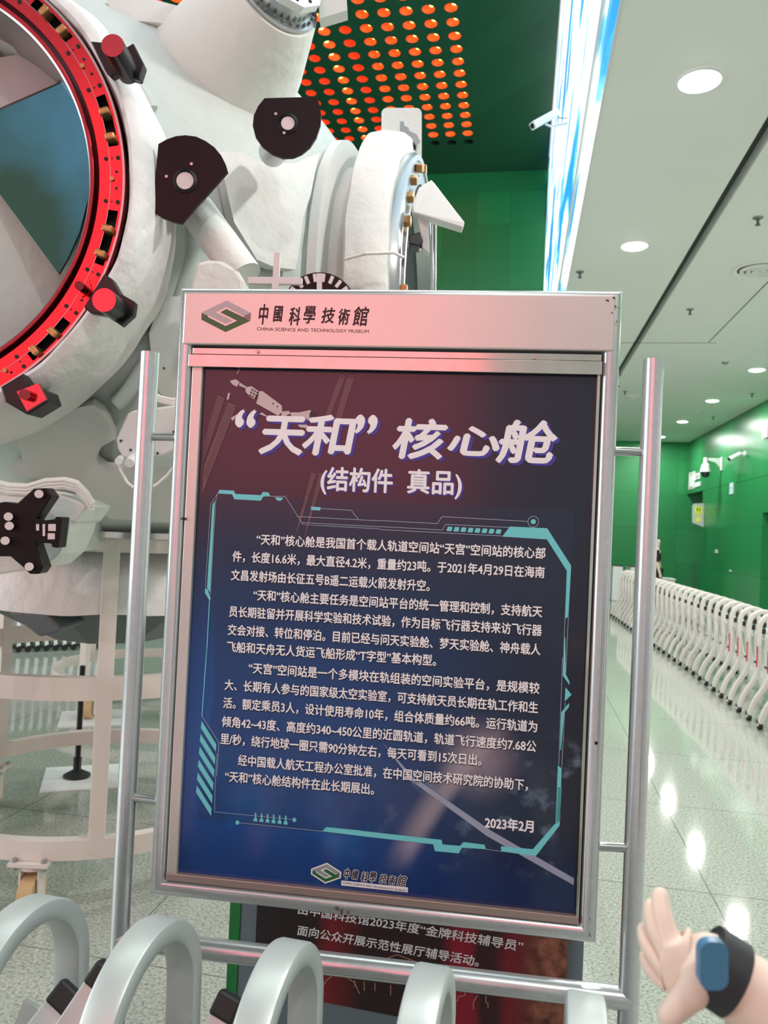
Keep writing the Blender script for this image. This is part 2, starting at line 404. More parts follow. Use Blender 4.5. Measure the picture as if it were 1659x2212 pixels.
loop = [(XL + tr, ZT - tr), (XR - tr, ZT - tr), (XR - tr, ZB + tr), (XL + tr, ZB + tr)]
SEG = 24; vs = []
for (x, z), (sx, sz) in zip(loop, ((-1, 1), (1, 1), (1, -1), (-1, -1))):
    for k in range(SEG):
        t = 2 * math.pi * k / SEG; vs.append((x + sx * math.cos(t) * tr, math.sin(t) * tr, z + sz * math.cos(t) * tr))
mb.add(vs, [(i * SEG + k, i * SEG + (k + 1) % SEG, ((i + 1) % 4) * SEG + (k + 1) % SEG, ((i + 1) % 4) * SEG + k) for i in range(4) for k in range(SEG)])
L('frame', mb, M_silver, stand, smooth=True)
hp = L('header_panel', MB().box(((XL + XR) / 2, -0.004, (ZT - 0.012 + hz) / 2), (XR - XL - 0.030, 0.034, ZT - 0.014 - hz)), M_plastic, stand, bevel=0.004)
# posts, lower crossbar, connectors, feet
pl = [bp(327, 760), bp(250, 1985)]; pr = [bp(1410, 775), bp(1367, 2100)]
xl_, xr_ = (pl[0].x + pl[1].x) / 2, (pr[0].x + pr[1].x) / 2
for (x, zt) in ((xl_, pl[0].z), (xr_, pr[0].z)):
    po = L('post', MB().cyl((x, 0.01, 0.02), (x, 0.01, zt), 0.0215, seg=32), M_silver, stand, smooth=True)
    L('foot', MB().box((x, 0.20, 0.02), (0.06, 0.46, 0.04)), M_silver, po, bevel=0.008)
for (u, v) in ((350, 943), (300, 1727)):
    z = bp(u, v).z; L('connector', MB().cyl((xl_, 0.01, z), (XL + tr, 0.0, z), 0.0095), M_steel, stand, smooth=True)
for (u, v) in ((1352, 975), (1325, 1832)):
    z = bp(u, v).z; L('connector', MB().cyl((XR - tr, 0.0, z), (xr_, 0.01, z), 0.0095), M_steel, stand, smooth=True)
zc = 0.676
L('crossbar', MB().cyl((xl_, 0.01, zc), (xr_, 0.01, zc), 0.0235, seg=32), M_silver, stand, smooth=True)
# poster and clip rails
q1, q2, q3, q4 = bp(443, 795), bp(1290, 815), bp(1240, 1975), bp(385, 1880)
px0, px1 = (q1.x + q4.x) / 2, (q2.x + q3.x) / 2; pz1, pz0 = (q1.z + q2.z) / 2, (q3.z + q4.z) / 2
def poster_mat():
    m = bpy.data.materials.new('space_poster_print'); m.use_nodes = True; nt = m.node_tree; N = nt.nodes; K = nt.links.new
    b = N['Principled BSDF']; tc = N.new('ShaderNodeTexCoord'); sep = N.new('ShaderNodeSeparateXYZ'); K(tc.outputs['Object'], sep.inputs[0])
    def rng(src, a, b_, c=0.0, d=1.0):
        r = N.new('ShaderNodeMapRange'); r.interpolation_type = 'SMOOTHSTEP'
        r.inputs[1].default_value = a; r.inputs[2].default_value = b_; r.inputs[3].default_value = c; r.inputs[4].default_value = d; K(src, r.inputs[0]); return r.outputs[0]
    def ma(op, a, b_=None):
        x = N.new('ShaderNodeMath'); x.operation = op
        for i, s in enumerate((a, b_)):
            if s is None: continue
            if isinstance(s, (int, float)): x.inputs[i].default_value = s
            else: K(s, x.inputs[i])
        return x.outputs[0]
    def mix(f, a, b_):
        x = N.new('ShaderNodeMixRGB'); K(f, x.inputs[0])
        for i, s in ((1, a), (2, b_)):
            if isinstance(s, tuple): x.inputs[i].default_value = (*s2l(s), 1)
            else: K(s, x.inputs[i])
        return x.outputs[0]
    X, Z = sep.outputs[0], sep.outputs[2]
    n = N.new('ShaderNodeTexNoise'); n.inputs['Scale'].default_value = 6; n.inputs['Detail'].default_value = 8; K(tc.outputs['Object'], n.inputs['Vector'])
    n2 = N.new('ShaderNodeTexNoise'); n2.inputs['Scale'].default_value = 17; n2.inputs['Detail'].default_value = 10; K(tc.outputs['Object'], n2.inputs['Vector'])
    zm = (pz0 + pz1) / 2; hh = pz1 - pz0; ww = px1 - px0
    blue = ma('MULTIPLY', rng(Z, pz1 - 0.25 * hh, pz0 + 0.28 * hh), rng(X, px1 - 0.06 * ww, px0 + 0.35 * ww))
    c = mix(blue, (22, 22, 44), (28, 74, 142))
    neb = ma('MULTIPLY', rng(n.outputs[0], 0.47, 0.68), rng(Z, pz0 + 0.33 * hh, pz0 + 0.12 * hh))
    neb = ma('MULTIPLY', neb, rng(X, px0 + 0.72 * ww, px0 + 0.3 * ww))
    c = mix(neb, c, (26, 104, 176))
    dk = ma('MULTIPLY', rng(Z, pz0 + 0.16 * hh, pz0 + 0.0 * hh), 0.55); c = mix(dk, c, (18, 44, 104))
    # earth limb glow
    P1, P2, P3 = bp(1055, 1600), bp(960, 1715), bp(862, 1880)
    ax_, az_, bx_, bz_, cx_, cz_ = P1.x, P1.z, P2.x, P2.z, P3.x, P3.z
    D = 2 * (ax_ * (bz_ - cz_) + bx_ * (cz_ - az_) + cx_ * (az_ - bz_))
    ux = ((ax_**2 + az_**2) * (bz_ - cz_) + (bx_**2 + bz_**2) * (cz_ - az_) + (cx_**2 + cz_**2) * (az_ - bz_)) / D
    uz = ((ax_**2 + az_**2) * (cx_ - bx_) + (bx_**2 + bz_**2) * (ax_ - cx_) + (cx_**2 + cz_**2) * (bx_ - ax_)) / D
    rr = math.hypot(ax_ - ux, az_ - uz)
    dist = ma('SQRT', ma('ADD', ma('POWER', ma('SUBTRACT', X, ux), 2), ma('POWER', ma('SUBTRACT', Z, uz), 2)))
    dd = ma('SUBTRACT', dist, rr)
    zone = ma('MULTIPLY', rng(Z, bp(850, 1900).z, bp(940, 1760).z), rng(Z, bp(1100, 1540).z, bp(1000, 1660).z))
    glow = ma('MULTIPLY', ma('MULTIPLY', rng(dd, 0.05, 0.0), rng(dd, -0.03, 0.0)), ma('MULTIPLY', zone, 0.62)); c = mix(glow, c, (214, 196, 196))
    spot = ma('SQRT', ma('ADD', ma('POWER', ma('SUBTRACT', X, bp(1035, 1640).x), 2), ma('POWER', ma('SUBTRACT', Z, bp(1035, 1640).z), 2)))
    c = mix(ma('MULTIPLY', rng(spot, 0.11, 0.0), 0.6), c, (205, 178, 186))
    cloud = ma('MULTIPLY', rng(n2.outputs[0], 0.53, 0.72), ma('MULTIPLY', rng(dd, 0.14, 0.02), ma('MULTIPLY', zone, 0.5))); c = mix(cloud, c, (150, 172, 196))
    K(c, b.inputs['Base Color']); b.inputs['Roughness'].default_value = 0.2; b.inputs['Coat Weight'].default_value = 0.25; b.inputs['Coat Roughness'].default_value = 0.12
    return m
poster = L('poster', MB().box(((px0 + px1) / 2, 0.001, (pz0 + pz1) / 2), (px1 - px0 + 0.006, 0.004, pz1 - pz0 + 0.006)), poster_mat(), stand)
L('backboard', MB().box(((XL + XR) / 2, 0.012, (ZB + ZT) / 2), (XR - XL - 0.05, 0.012, ZT - ZB - 0.05)), M_grey, stand)
# rails: side rails, bottom rail, two-step top rail
rx0, rx1 = XL + 2 * tr + 0.002, XR - 2 * tr - 0.002
for a, b in ((rx0, px0), (px1, rx1)):
    if b > a: L('side_rail', MB().box(((a + b) / 2, -0.006, (pz0 + pz1) / 2), (b - a, 0.012, pz1 - pz0 + 0.01)), M_brushed if a > 0 else M_plastic, stand, bevel=0.002)
L('bottom_rail', MB().box(((rx0 + rx1) / 2, -0.007, (ZB + 2 * tr + pz0) / 2), (rx1 - rx0, 0.014, pz0 - ZB - 2 * tr)), M_dullrail, stand, bevel=0.002)
zs = (bp(420, 768).z + bp(1300, 785).z) / 2
tp = L('top_rail', MB().box(((rx0 + rx1) / 2, -0.008, (zs + hz - 0.004) / 2), (rx1 - rx0, 0.014, hz - 0.006 - zs)).box(((rx0 + rx1) / 2 - 0.003, -0.013, (zs + pz1) / 2), (rx1 - rx0 + 0.008, 0.014, zs - pz1 - 0.001)), M_brushed, stand, bevel=0.001)
for u, v in ((556, 759), (1155, 772)):
    p = bp(u, v, -0.016); L('screw', MB().cyl((p.x, -0.0145, p.z), (p.x, -0.019, p.z), 0.005, seg=12).cyl((p.x, -0.0185, p.z), (p.x, -0.0195, p.z), 0.0022, seg=8), M_steel, tp)
for u, v in ((404, 1121), (1285, 1600)):
    p = bp(u, v); L('screw', MB().cyl((p.x, -0.012, p.z), (p.x, -0.02, p.z), 0.0035, seg=10), M_black, stand)
# chipped paint on the header, frame and posts
mb = MB(); rnd = random.Random(3)
for (u, v, s_) in ((1309, 655, 6), (1322, 650, 5), (1326, 668, 5), (1334, 672, 5), (1318, 682, 4), (1336, 812, 6), (1333, 838, 4), (1329, 700, 4), (732, 1953, 9), (742, 1960, 8), (756, 1962, 6), (1272, 2010, 4), (362, 800, 6), (1271, 1975, 3)):
    p = bp(u, v); r = s_ * 0.0006
    pts = [Vector((p.x + math.cos(k * 1.047 + rnd.random()) * r * (0.4 + rnd.random()), -0.0215, p.z + math.sin(k * 1.047) * r * (0.4 + rnd.random()))) for k in range(6)]
    L('paint_chip', MB().poly(pts), M_chip, stand)

# header emblem and lettering (pixel frame of the crop, scale 4.254)
def HB(x, y): p = bp(430 + x / 4.254, 640 + y / 4.254, -0.0215); return p
def flat(mb, pts, f, dy=0.0): mb.poly([f(*q) + Vector((0, dy, 0)) for q in pts])
def emblem(parent, f, mg, mgr, md):
    m1 = MB(); flat(m1, [(22, 148), (255, 38), (475, 152), (412, 182), (250, 97), (150, 145), (310, 222), (243, 252), (80, 172)], f); L('emblem_light_band', m1, mgr, parent)
    m2 = MB(); flat(m2, [(22, 152), (80, 178), (80, 190), (243, 273), (350, 225), (195, 147), (250, 117), (412, 193), (470, 225), (243, 328), (22, 215)], f); L('emblem_green_band', m2, mg, parent)
    m3 = MB(); flat(m3, [(413, 184), (475, 154), (471, 222), (413, 193)], f); L('emblem_side', m3, md, parent)
emblem(hp, HB, M_emgreen, M_emgrey, M_emdark)
def name_text(mb, f, dy=0.0, wt=0.012):
    for ch, x, y, wd, hh in (('中', 593, 165, 88, 185), ('國', 726, 162, 92, 140), ('科', 876, 183, 100, 165), ('學', 1014, 168, 112, 160), ('技', 1186, 175, 126, 140), ('術', 1334, 188, 106, 145), ('館', 1488, 183, 150, 175)):
        vs, fs = glyphs(ch, 0.0, 0.22); a, b = min(v.x for v in vs), max(v.x for v in vs); c, d = min(v.y for v in vs), max(v.y for v in vs)
        q = abs(f(100, 0).x - f(0, 0).x) * wt; fat(mb, [f(x + ((v.x - a) / (b - a) - 0.5) * wd, y - ((v.y - c) / (d - c) - 0.5) * hh) + Vector((0, dy, 0)) for v in vs], fs, q, q)
def eng_text(mb, f, dy=0.0, wt=0.0):
    vs, fs = glyphs('CHINA SCIENCE AND TECHNOLOGY MUSEUM', 0.0); a, b = min(v.x for v in vs), max(v.x for v in vs); c, d = min(v.y for v in vs), max(v.y for v in vs)
    mb.add([f(532 + (v.x - a) / (b - a) * 1028, 299 + 24 * (v.x - a) / (b - a) - ((v.y - c) / (d - c) - 0.5) * 30) + Vector((0, dy, 0)) for v in vs], fs)
mb = MB(); name_text(mb, HB, 0.0, 0.03); L('museum_name', mb, M_ink, hp)
mb = MB(); eng_text(mb, HB); L('english_name', mb, M_ink, hp)

class Sep:
    def __init__(s_, nm, m): s_.nm, s_.m = nm, m
    def poly(s_, pts): L(s_.nm, MB().poly(pts), s_.m, poster)
# poster print: everything lies just in front of the poster sheet
YP = -0.0018
def PP(u, v, dy=0.0): return bp(u, v, YP) + Vector((0, dy, 0))
# translucent looking text field
mb = MB(); mb.poly([PP(468, 1068), PP(545, 1072), PP(615, 1075), PP(1240, 1102), PP(1208, 1850), PP(425, 1772), PP(462, 1500)])
L('text_field', mb, None, poster)
def field_mat():
    m = bpy.data.materials.new('text_field_print'); m.use_nodes = True; nt = m.node_tree; b = nt.nodes['Principled BSDF']
    b.inputs['Base Color'].default_value = (*s2l((64, 82, 108)), 1); b.inputs['Roughness'].default_value = 0.2; b.inputs['Alpha'].default_value = 0.22
    return m
poster.children[0].data.materials.append(field_mat())
def station():
    f = lambda x, y: PP(430 + x / 3.687, 790 + y / 3.687, -0.0003)
    a = MB()
    for q in ([(150, 228), (208, 258), (38, 770), (38, 610)], [(235, 288), (300, 318), (25, 1030), (40, 800)], [(1125, 62), (1172, 78), (1045, 400), (1005, 400)], [(1185, 75), (1245, 68), (1115, 490), (1068, 480)],
              [(893, 850), (938, 855), (838, 1155), (760, 1380)], [(958, 850), (1000, 868), (900, 1180), (830, 1400)]):
        a = MB(); flat(a, q, f); L('solar_array', a, M_array, poster)
    g = lambda x, y: f(x, y) + Vector((0, -0.0002, 0))
    def strip(q0, q1, q2, q3, n):
        s = MB()
        for i in range(n):
            k0, k1 = i / n, (i + 0.28) / n
            A = (q0[0] + (q3[0] - q0[0]) * k0, q0[1] + (q3[1] - q0[1]) * k0); B_ = (q1[0] + (q2[0] - q1[0]) * k0, q1[1] + (q2[1] - q1[1]) * k0)
            C_ = (q1[0] + (q2[0] - q1[0]) * k1, q1[1] + (q2[1] - q1[1]) * k1); D_ = (q0[0] + (q3[0] - q0[0]) * k1, q0[1] + (q3[1] - q0[1]) * k1)
            flat(s, [A, B_, C_, D_], g)
        L('array_slats', s, M_stationd, poster)
    strip((150, 228), (208, 258), (38, 770), (38, 610), 26); strip((235, 288), (300, 318), (60, 940), (38, 860), 34)
    strip((1125, 62), (1172, 78), (1045, 400), (1005, 400), 22); strip((1185, 75), (1245, 68), (1115, 490), (1068, 480), 26)
    strip((893, 850), (938, 855), (838, 1155), (790, 1150), 20); strip((958, 850), (1000, 868), (900, 1180), (880, 1180), 20)
    b = MB()
    for q in ([(245, 122), (290, 108), (325, 130), (300, 168), (268, 150)], [(325, 135), (372, 165), (372, 180), (318, 158)], [(372, 170), (420, 165), (478, 205), (440, 268), (400, 240), (370, 205)],
              [(478, 205), (505, 202), (660, 318), (662, 372), (630, 398), (455, 300), (470, 255)], [(662, 365), (715, 360), (728, 380), (690, 400), (655, 398)], [(728, 372), (800, 372), (888, 352), (905, 440), (800, 420), (730, 395)],
              [(220, 270), (232, 218), (248, 218), (236, 270)], [(300, 60), (318, 30), (324, 34), (306, 70)], [(480, 385), (560, 415), (550, 405), (500, 372)], [(770, 440), (850, 455), (880, 500), (800, 490)], [(255, 415), (300, 388), (310, 400), (265, 440)]):
        b = MB(); flat(b, q, g); L('station_module', b, M_station, poster)
    h = lambda x, y: g(x, y) + Vector((0, -0.0002, 0)); d = Sep('station_window', M_stationd)
    for i in range(3):
        for j in range(3):
            x, y = 420 + i * 20 - j * 8, 190 + j * 22 + i * 11; flat(d, [(x, y - 8), (x + 13, y - 2), (x + 8, y + 11), (x - 5, y + 5)], h)
    flat(d, [(905 + 26 * math.cos(k * 0.524), 398 + 40 * math.sin(k * 0.524)) for k in range(12)], h)
    for x, y in ((590, 302), (625, 325)): flat(d, [(x + 6 * math.cos(k), y + 8 * math.sin(k)) for k in range(6)], h)
station()
# pale grey diagonal streak, pointed at its upper end
mb = MB(); mb.poly([PP(893, 1690, -0.0004), PP(908, 1688, -0.0004), PP(1062, 1795, -0.0004), PP(1240, 1897, -0.0004), PP(1239, 1912, -0.0004), PP(1052, 1806, -0.0004)])
mb.poly([PP(826, 1604, -0.0004), PP(905, 1692, -0.0004), PP(893, 1692, -0.0004)]); L('pale_streak', mb, mat('pale_streak_tone', (150, 156, 176), rough=0.3), poster)
# border graphics
cy = Sep('border_shape', M_cyan); th_ = MB(); DYB = -0.0006
def G(ox, oy, k): return lambda x, y: PP(ox + x / k, oy + y / k, DYB)
def line(mb, f, pts, wd):
    if mb is th_:
        mb = MB(); line(mb, f, pts, wd); L('border_line', mb, M_thin, poster); return
    if isinstance(mb, Sep):
        m2 = MB(); line(m2, f, pts, wd); L(mb.nm, m2, mb.m, poster); return
    P = [f(*q) for q in pts]
    for a, b in zip(P, P[1:]):
        d = (b - a); d = Vector((d.x, 0, d.z)).normalized(); nrm = Vector((-d.z, 0, d.x)) * wd / 2; mb.poly([a - nrm, b - nrm, b + nrm, a + nrm])
f5 = G(420, 1040, 3.77)
flat(cy, [(190, 98), (205, 68), (322, 75), (335, 102), (540, 112), (560, 85), (605, 90), (620, 122), (562, 124), (540, 157), (325, 145), (308, 105)], f5)
flat(cy, [(655, 128), (725, 133), (705, 157), (675, 155)], f5); flat(cy, [(950, 205), (1028, 210), (1025, 237), (950, 232)], f5)
flat(cy, [(147, 192), (168, 155), (128, 905), (103, 868)], f5); flat(cy, [(88, 870), (108, 880), (135, 955), (125, 972), (85, 905)], f5)
line(cy, f5, [(124, 965), (98, 1433)], 0.0022)
line(th_, f5, [(190, 98), (133, 185), (90, 870)], 0.0009); line(th_, f5, [(188, 105), (176, 150), (130, 930)], 0.0009)
line(th_, f5, [(560, 120), (740, 122), (885, 352), (1040, 360)], 0.001); line(th_, f5, [(835, 285), (1509, 321)], 0.001); line(th_, f5, [(870, 335), (1509, 369)], 0.001)
line(th_, f5, [(885, 352), (1509, 386)], 0.001); line(th_, f5, [(1028, 220), (1278, 235), (1335, 308)], 0.001)
f6 = G(820, 1100, 3.606)
line(th_, f6, [(0, 88), (450, 112), (485, 58), (1155, 95)], 0.001); line(th_, f6, [(0, 135), (490, 162), (515, 118), (1010, 142)], 0.001); line(th_, f6, [(0, 158), (955, 208)], 0.001)
flat(cy, [(955, 213), (1015, 135), (1305, 148), (1492, 440), (1470, 835), (1443, 855), (1458, 480), (1303, 235)], f6)
line(th_, f6, [(1197 + 42 * math.cos(k * 0.2618), 97 + 42 * math.sin(k * 0.2618)) for k in range(25)], 0.001)
flat(cy, [(1197 + 20 * math.cos(k * 0.4), 97 + 20 * math.sin(k * 0.4)) for k in range(16)], f6)
for k in range(8):
    x, y = 545 + 54.5 * k, 152 + 3 * k; flat(cy, [(x - 24, y + 14), (x - 14, y - 15), (x - 8, y - 17), (x + 20, y - 15), (x + 22, y - 10), (x + 16, y + 17), (x + 10, y + 19), (x - 20, y + 18)], f6)
line(th_, f6, [(1443, 855), (1428, 1300)], 0.0009); line(th_, f6, [(1470, 835), (1450, 1270)], 0.0009)
flat(cy, [(1440, 1000), (1446, 1000), (1450, 1285), (1480, 1345), (1478, 1368), (1430, 1300)], f6)
f7 = G(820, 1420, 3.606)
flat(cy, [(1448, 232), (1495, 290), (1442, 342)], f7); flat(cy, [(1475, 355), (1475, 385), (1438, 432), (1412, 720), (1405, 720), (1414, 428)], f7)
line(th_, f7, [(1425, 0), (1395, 840)], 0.0009); line(th_, f7, [(1445, 350), (1418, 860)], 0.0009)
flat(cy, [(1388, 840), (1418, 865), (1405, 1270), (1376, 1298), (1370, 1290)], f7)
f8 = G(780, 1700, 3.072)
flat(cy, [(1301, 0), (1330, 0), (1317, 255), (1160, 457), (930, 428), (928, 392), (1140, 412), (1293, 235)], f8)
flat(cy, [(0, 290), (535, 350), (540, 380), (655, 390), (680, 365), (820, 382), (828, 412), (670, 402), (648, 440), (490, 425), (478, 380), (0, 325)], f8)
line(th_, f8, [(828, 412), (1030, 440)], 0.0009)
f9 = G(320, 1700, 3.456)
flat(cy, [(1300, 330), (1330, 298), (1590, 324), (1590, 366)], f9)
line(th_, f9, [(515, -250), (500, 0), (497, 185), (1090, 243)], 0.0009); line(th_, f9, [(667, 265), (1300, 330)], 0.0009)
for cx_, cy_ in ((1092, 245), (667, 265)): flat(cy, [(cx_ + 15 * math.cos(k * 0.5), cy_ + 17 * math.sin(k * 0.5)) for k in range(12)], f9)
for k in range(6):
    x, y = 803 + 45 * k, 192 + 4.6 * k; flat(cy, [(x - 6, y), (x + 6, y), (x + 5, y + 38), (x + 13, y + 44), (x + 13, y + 66), (x - 17, y + 62), (x - 15, y + 42), (x - 6, y + 38)], f9)
fs_ = G(410, 1400, 3.687)
for k in range(6):
    ox, oy = -7.6 * k, 102.5 * k; flat(cy, [(95 + ox, 578 + oy), (212 + ox, 765 + oy), (208 + ox, 825 + oy), (88 + ox, 635 + oy)], fs_)
line(cy, fs_, [(136, 0), (98, 540)], 0.0022); line(th_, fs_, [(98, 540), (232, 750), (216, 1020)], 0.001)
# writing
def pline(mb, body, a, b, hpx, dy=-0.0009, wt=0.012, shear=0.0, dx=0.0, dz=0.0):
    A, B_ = PP(*a), PP(*b); k = (A.z + B_.z) / 2; h = hpx
    put_text(mb, body, A.x + dx, B_.x + dx, k + dz, h, YP + dy, wt, shear)
tl = [('“天和”', (512, 942), (812, 935), 0.105), ('核心舱', (855, 950), (1200, 968), 0.105)]
def title(mb, dx, dz, dy, wt):
    def word(chars):
        for ch, u0, v0, u1, v1 in chars:
            vs, fs = glyphs(ch, 0.0, 0.12); a, b = min(v.x for v in vs), max(v.x for v in vs); c, d = min(v.y for v in vs), max(v.y for v in vs)
            A, B_ = PP(u0, v0), PP(u1, v1)
            fat(mb, [Vector((A.x + dx + (v.x - a) / (b - a) * (B_.x - A.x), YP + dy, B_.z + dz + (v.y - c) / (d - c) * (A.z - B_.z))) for v in vs], fs, wt * 0.1, wt * 0.1)
    word((('“', 512, 886, 550, 922), ('天', 564, 900, 654, 982), ('和', 658, 897, 765, 984), ('”', 770, 898, 812, 936),
          ('核', 853, 905, 962, 992), ('心', 970, 922, 1076, 984), ('舱', 1076, 908, 1200, 1002)))
mb = MB(); title(mb, 0.007, -0.005, -0.0007, 0.03); L('title_shadow', mb, M_shadow, poster)
mb = MB(); title(mb, 0, 0, -0.0011, 0.03); L('title_text', mb, M_text, poster)
for (dx, dz, dy, m, nm) in ((0.004, -0.003, -0.0007, M_shadow, 'subtitle_shadow'), (0, 0, -0.0011, M_text, 'subtitle_text')):
    for q in (('(结构件', (694, 1035), (848, 1038)), ('真品)', (881, 1040), (997, 1043))): mb = MB(); pline(mb, *q, 0.057, dy, 0.022, dx=dx, dz=dz); L(nm, mb, m, poster)
LINES = [('“天和”核心舱是我国首个载人轨道空间站“天宫”空间站的核心部', (555, 1164), (1178, 1196)),
 ('件，长度16.6米，最大直径4.2米，重量约23吨。于2021年4月29日在海南', (503, 1200), (1176, 1238)),
 ('文昌发射场由长征五号B遥二运载火箭发射升空。', (500, 1239), (928, 1268)),
 ('“天和”核心舱主要任务是空间站平台的统一管理和控制，支持航天', (548, 1284), (1171, 1322)),
 ('员长期驻留并开展科学实验和技术试验，作为目标飞行器支持来访飞行器', (496, 1318), (1170, 1364)),
 ('交会对接、转位和停泊。目前已经与问天实验舱、梦天实验舱、神舟载人', (493, 1357), (1167, 1406)),
 ('飞船和天舟无人货运飞船形成“T字型”基本构型。', (491, 1395), (942, 1428)),
 ('“天宫”空间站是一个多模块在轨组装的空间实验平台，是规模较', (538, 1440), (1165, 1489)),
 ('大、长期有人参与的国家级太空实验室，可支持航天员长期在轨工作和生', (486, 1477), (1162, 1530)),
 ('活。额定乘员3人，设计使用寿命10年，组合体质量约66吨。运行轨道为', (483, 1515), (1160, 1572)),
 ('倾角42~43度、高度约340~450公里的近圆轨道，轨道飞行速度约7.68公', (480, 1555), (1158, 1615)),
 ('里/秒，绕行地球一圈只需90分钟左右，每天可看到15次日出。', (477, 1594), (1040, 1643)),
 ('经中国载人航天工程办公室批准，在中国空间技术研究院的协助下，', (515, 1640), (1140, 1697)),
 ('“天和”核心舱结构件在此长期展出。', (487, 1676), (808, 1705))]
for body, a, b in LINES:
    mb = MB(); pline(mb, body, a, b, 0.0262, -0.0011, 0.020); L('text_line', mb, M_text, poster)
    mb = MB(); pline(mb, body, a, b, 0.0262, -0.0008, 0.0, dx=0.0012, dz=-0.0022); L('text_line_shadow', mb, M_dim, poster)
mb = MB(); pline(mb, '2023年2月', (1048, 1776), (1152, 1785), 0.0275, -0.0011, 0.03); L('date_text', mb, M_text, poster)
# small logo at the foot of the poster: white backing, emblem, lettering
def FB(x, y):
    # maps the header logo frame onto the foot logo
    k = 203.0 / (1560 - 22); a, b = PP(675, 1885), PP(878, 1902); t_ = (x - 22) / 1538.0
    pxm = (b.x - a.x) / 1538.0
    return Vector((a.x + (x - 22) * pxm, YP - 0.0009, (a.z + b.z) / 2 - (y - 185) * pxm))
bk = MB(); flat(bk, [(-2, 138), (255, 15), (500, 140), (495, 238), (243, 355), (-2, 228)], FB, 0.0003); flat(bk, [(505, 275), (1590, 275), (1590, 355), (505, 355)], FB, 0.0003)
name_text(bk, FB, 0.0002, 0.14); L('logo_backing', bk, M_text, poster)
mb = MB(); name_text(mb, FB, 0.0, 0.03); eng_text(mb, lambda x, y: FB(x, y + 8)); L('logo_name', mb, M_ink, poster)
emblem(poster, FB, mat('logo_green', (40, 104, 58), rough=0.4), mat('logo_grey', (150, 154, 156), rough=0.4), mat('logo_dark', (96, 100, 102), rough=0.4))

# ------------------------------------------------------------------ second poster board standing behind
OFF = 0.42
PB2 = PB - BN * OFF; S2 = Vector((PB2.x, PB2.y, 0))
YAW2 = math.radians(-3.0); BN2 = Vector((math.sin(YAW2), -math.cos(YAW2), 0)); BX2 = Vector((math.cos(YAW2), math.sin(YAW2), 0))
b2 = thing('notice_board', 'grey framed dark red poster board standing behind the blue poster stand', 'poster board', S2, YAW2)
def b2p(u, v, y=0.0):
    p = onplane(u, v, PB2 - BN2 * y, BN2); q = p - S2; return Vector((q.dot(BX2), y, q.z))
gx0, gx1 = b2p(496, 1960).x, b2p(1260, 2080).x; gx2 = b2p(519, 1960).x
zt2, zb2 = 1.30, 0.0
ix0, ix1 = b2p(553, 2000).x, b2p(1226, 2050).x; iz0 = b2p(605, 2147).z
obj('panel', MB().box(((gx2 + gx1) / 2, 0.02, (zt2 + 0.03) / 2 + 0.02), (gx1 - gx2, 0.03, zt2 - 0.02)), M_grey, b2, local=True, bevel=0.002)
obj('green_edge', MB().box(((gx0 + gx2) / 2, 0.018, zt2 / 2 + 0.02), (gx2 - gx0, 0.03, zt2 - 0.02)), M_green, b2, local=True)
obj('foot', MB().box(((gx0 + gx1) / 2, 0.03, 0.015), (gx1 - gx0, 0.38, 0.03)), M_slate, b2, local=True)
def curtain_mat():
    m = bpy.data.materials.new('curtain_poster_print'); m.use_nodes = True; nt = m.node_tree; N = nt.nodes; K = nt.links.new; b = N['Principled BSDF']
    tc = N.new('ShaderNodeTexCoord'); sep = N.new('ShaderNodeSeparateXYZ'); K(tc.outputs['Object'], sep.inputs[0])
    n = N.new('ShaderNodeTexNoise'); n.inputs['Scale'].default_value = 5.0; n.inputs['Detail'].default_value = 3; K(tc.outputs['Object'], n.inputs['Vector'])
    md = N.new('ShaderNodeMath'); md.operation = 'MULTIPLY_ADD'; md.inputs[1].default_value = 0.06; K(n.outputs[0], md.inputs[0]); K(sep.outputs[0], md.inputs[2])
    r0_ = N.new('ShaderNodeMapRange'); r0_.inputs[1].default_value = ix0 + 0.03; r0_.inputs[2].default_value = ix1 + 0.03; K(md.outputs[0], r0_.inputs[0])
    r = N.new('ShaderNodeValToRGB'); e = r.color_ramp.elements; e[0].position = 0.0; e[0].color = (*s2l((34, 20, 26)), 1); e[1].position = 1.0; e[1].color = (*s2l((86, 40, 34)), 1)
    for q, c_ in ((0.20, (40, 20, 26)), (0.25, (128, 28, 38)), (0.31, (96, 22, 30)), (0.36, (44, 20, 26)), (0.62, (42, 20, 26)), (0.675, (150, 22, 48)), (0.72, (140, 20, 44)), (0.745, (52, 20, 28)), (0.79, (56, 20, 28)), (0.83, (128, 22, 40)), (0.92, (84, 22, 30))):
        x = e.new(q); x.color = (*s2l(c_), 1)
    K(r0_.outputs[0], r.inputs[0])
    rr = N.new('ShaderNodeMapRange'); rr.interpolation_type = 'SMOOTHSTEP'; rr.inputs[1].default_value = ix1 - 0.14; rr.inputs[2].default_value = ix1 - 0.04; K(sep.outputs[0], rr.inputs[0])
    n2 = N.new('ShaderNodeTexNoise'); n2.inputs['Scale'].default_value = 30; n2.inputs['Detail'].default_value = 6; K(tc.outputs['Object'], n2.inputs['Vector'])
    r2 = N.new('ShaderNodeValToRGB'); e = r2.color_ramp.elements; e[0].position = 0.35; e[0].color = (*s2l((74, 34, 26)), 1); e[1].position = 0.7; e[1].color = (*s2l((170, 108, 84)), 1); K(n2.outputs[0], r2.inputs[0])
    mx = N.new('ShaderNodeMixRGB'); K(rr.outputs[0], mx.inputs[0]); K(r.outputs[0], mx.inputs[1]); K(r2.outputs[0], mx.inputs[2])
    K(mx.outputs[0], b.inputs['Base Color']); b.inputs['Roughness'].default_value = 0.4; return m
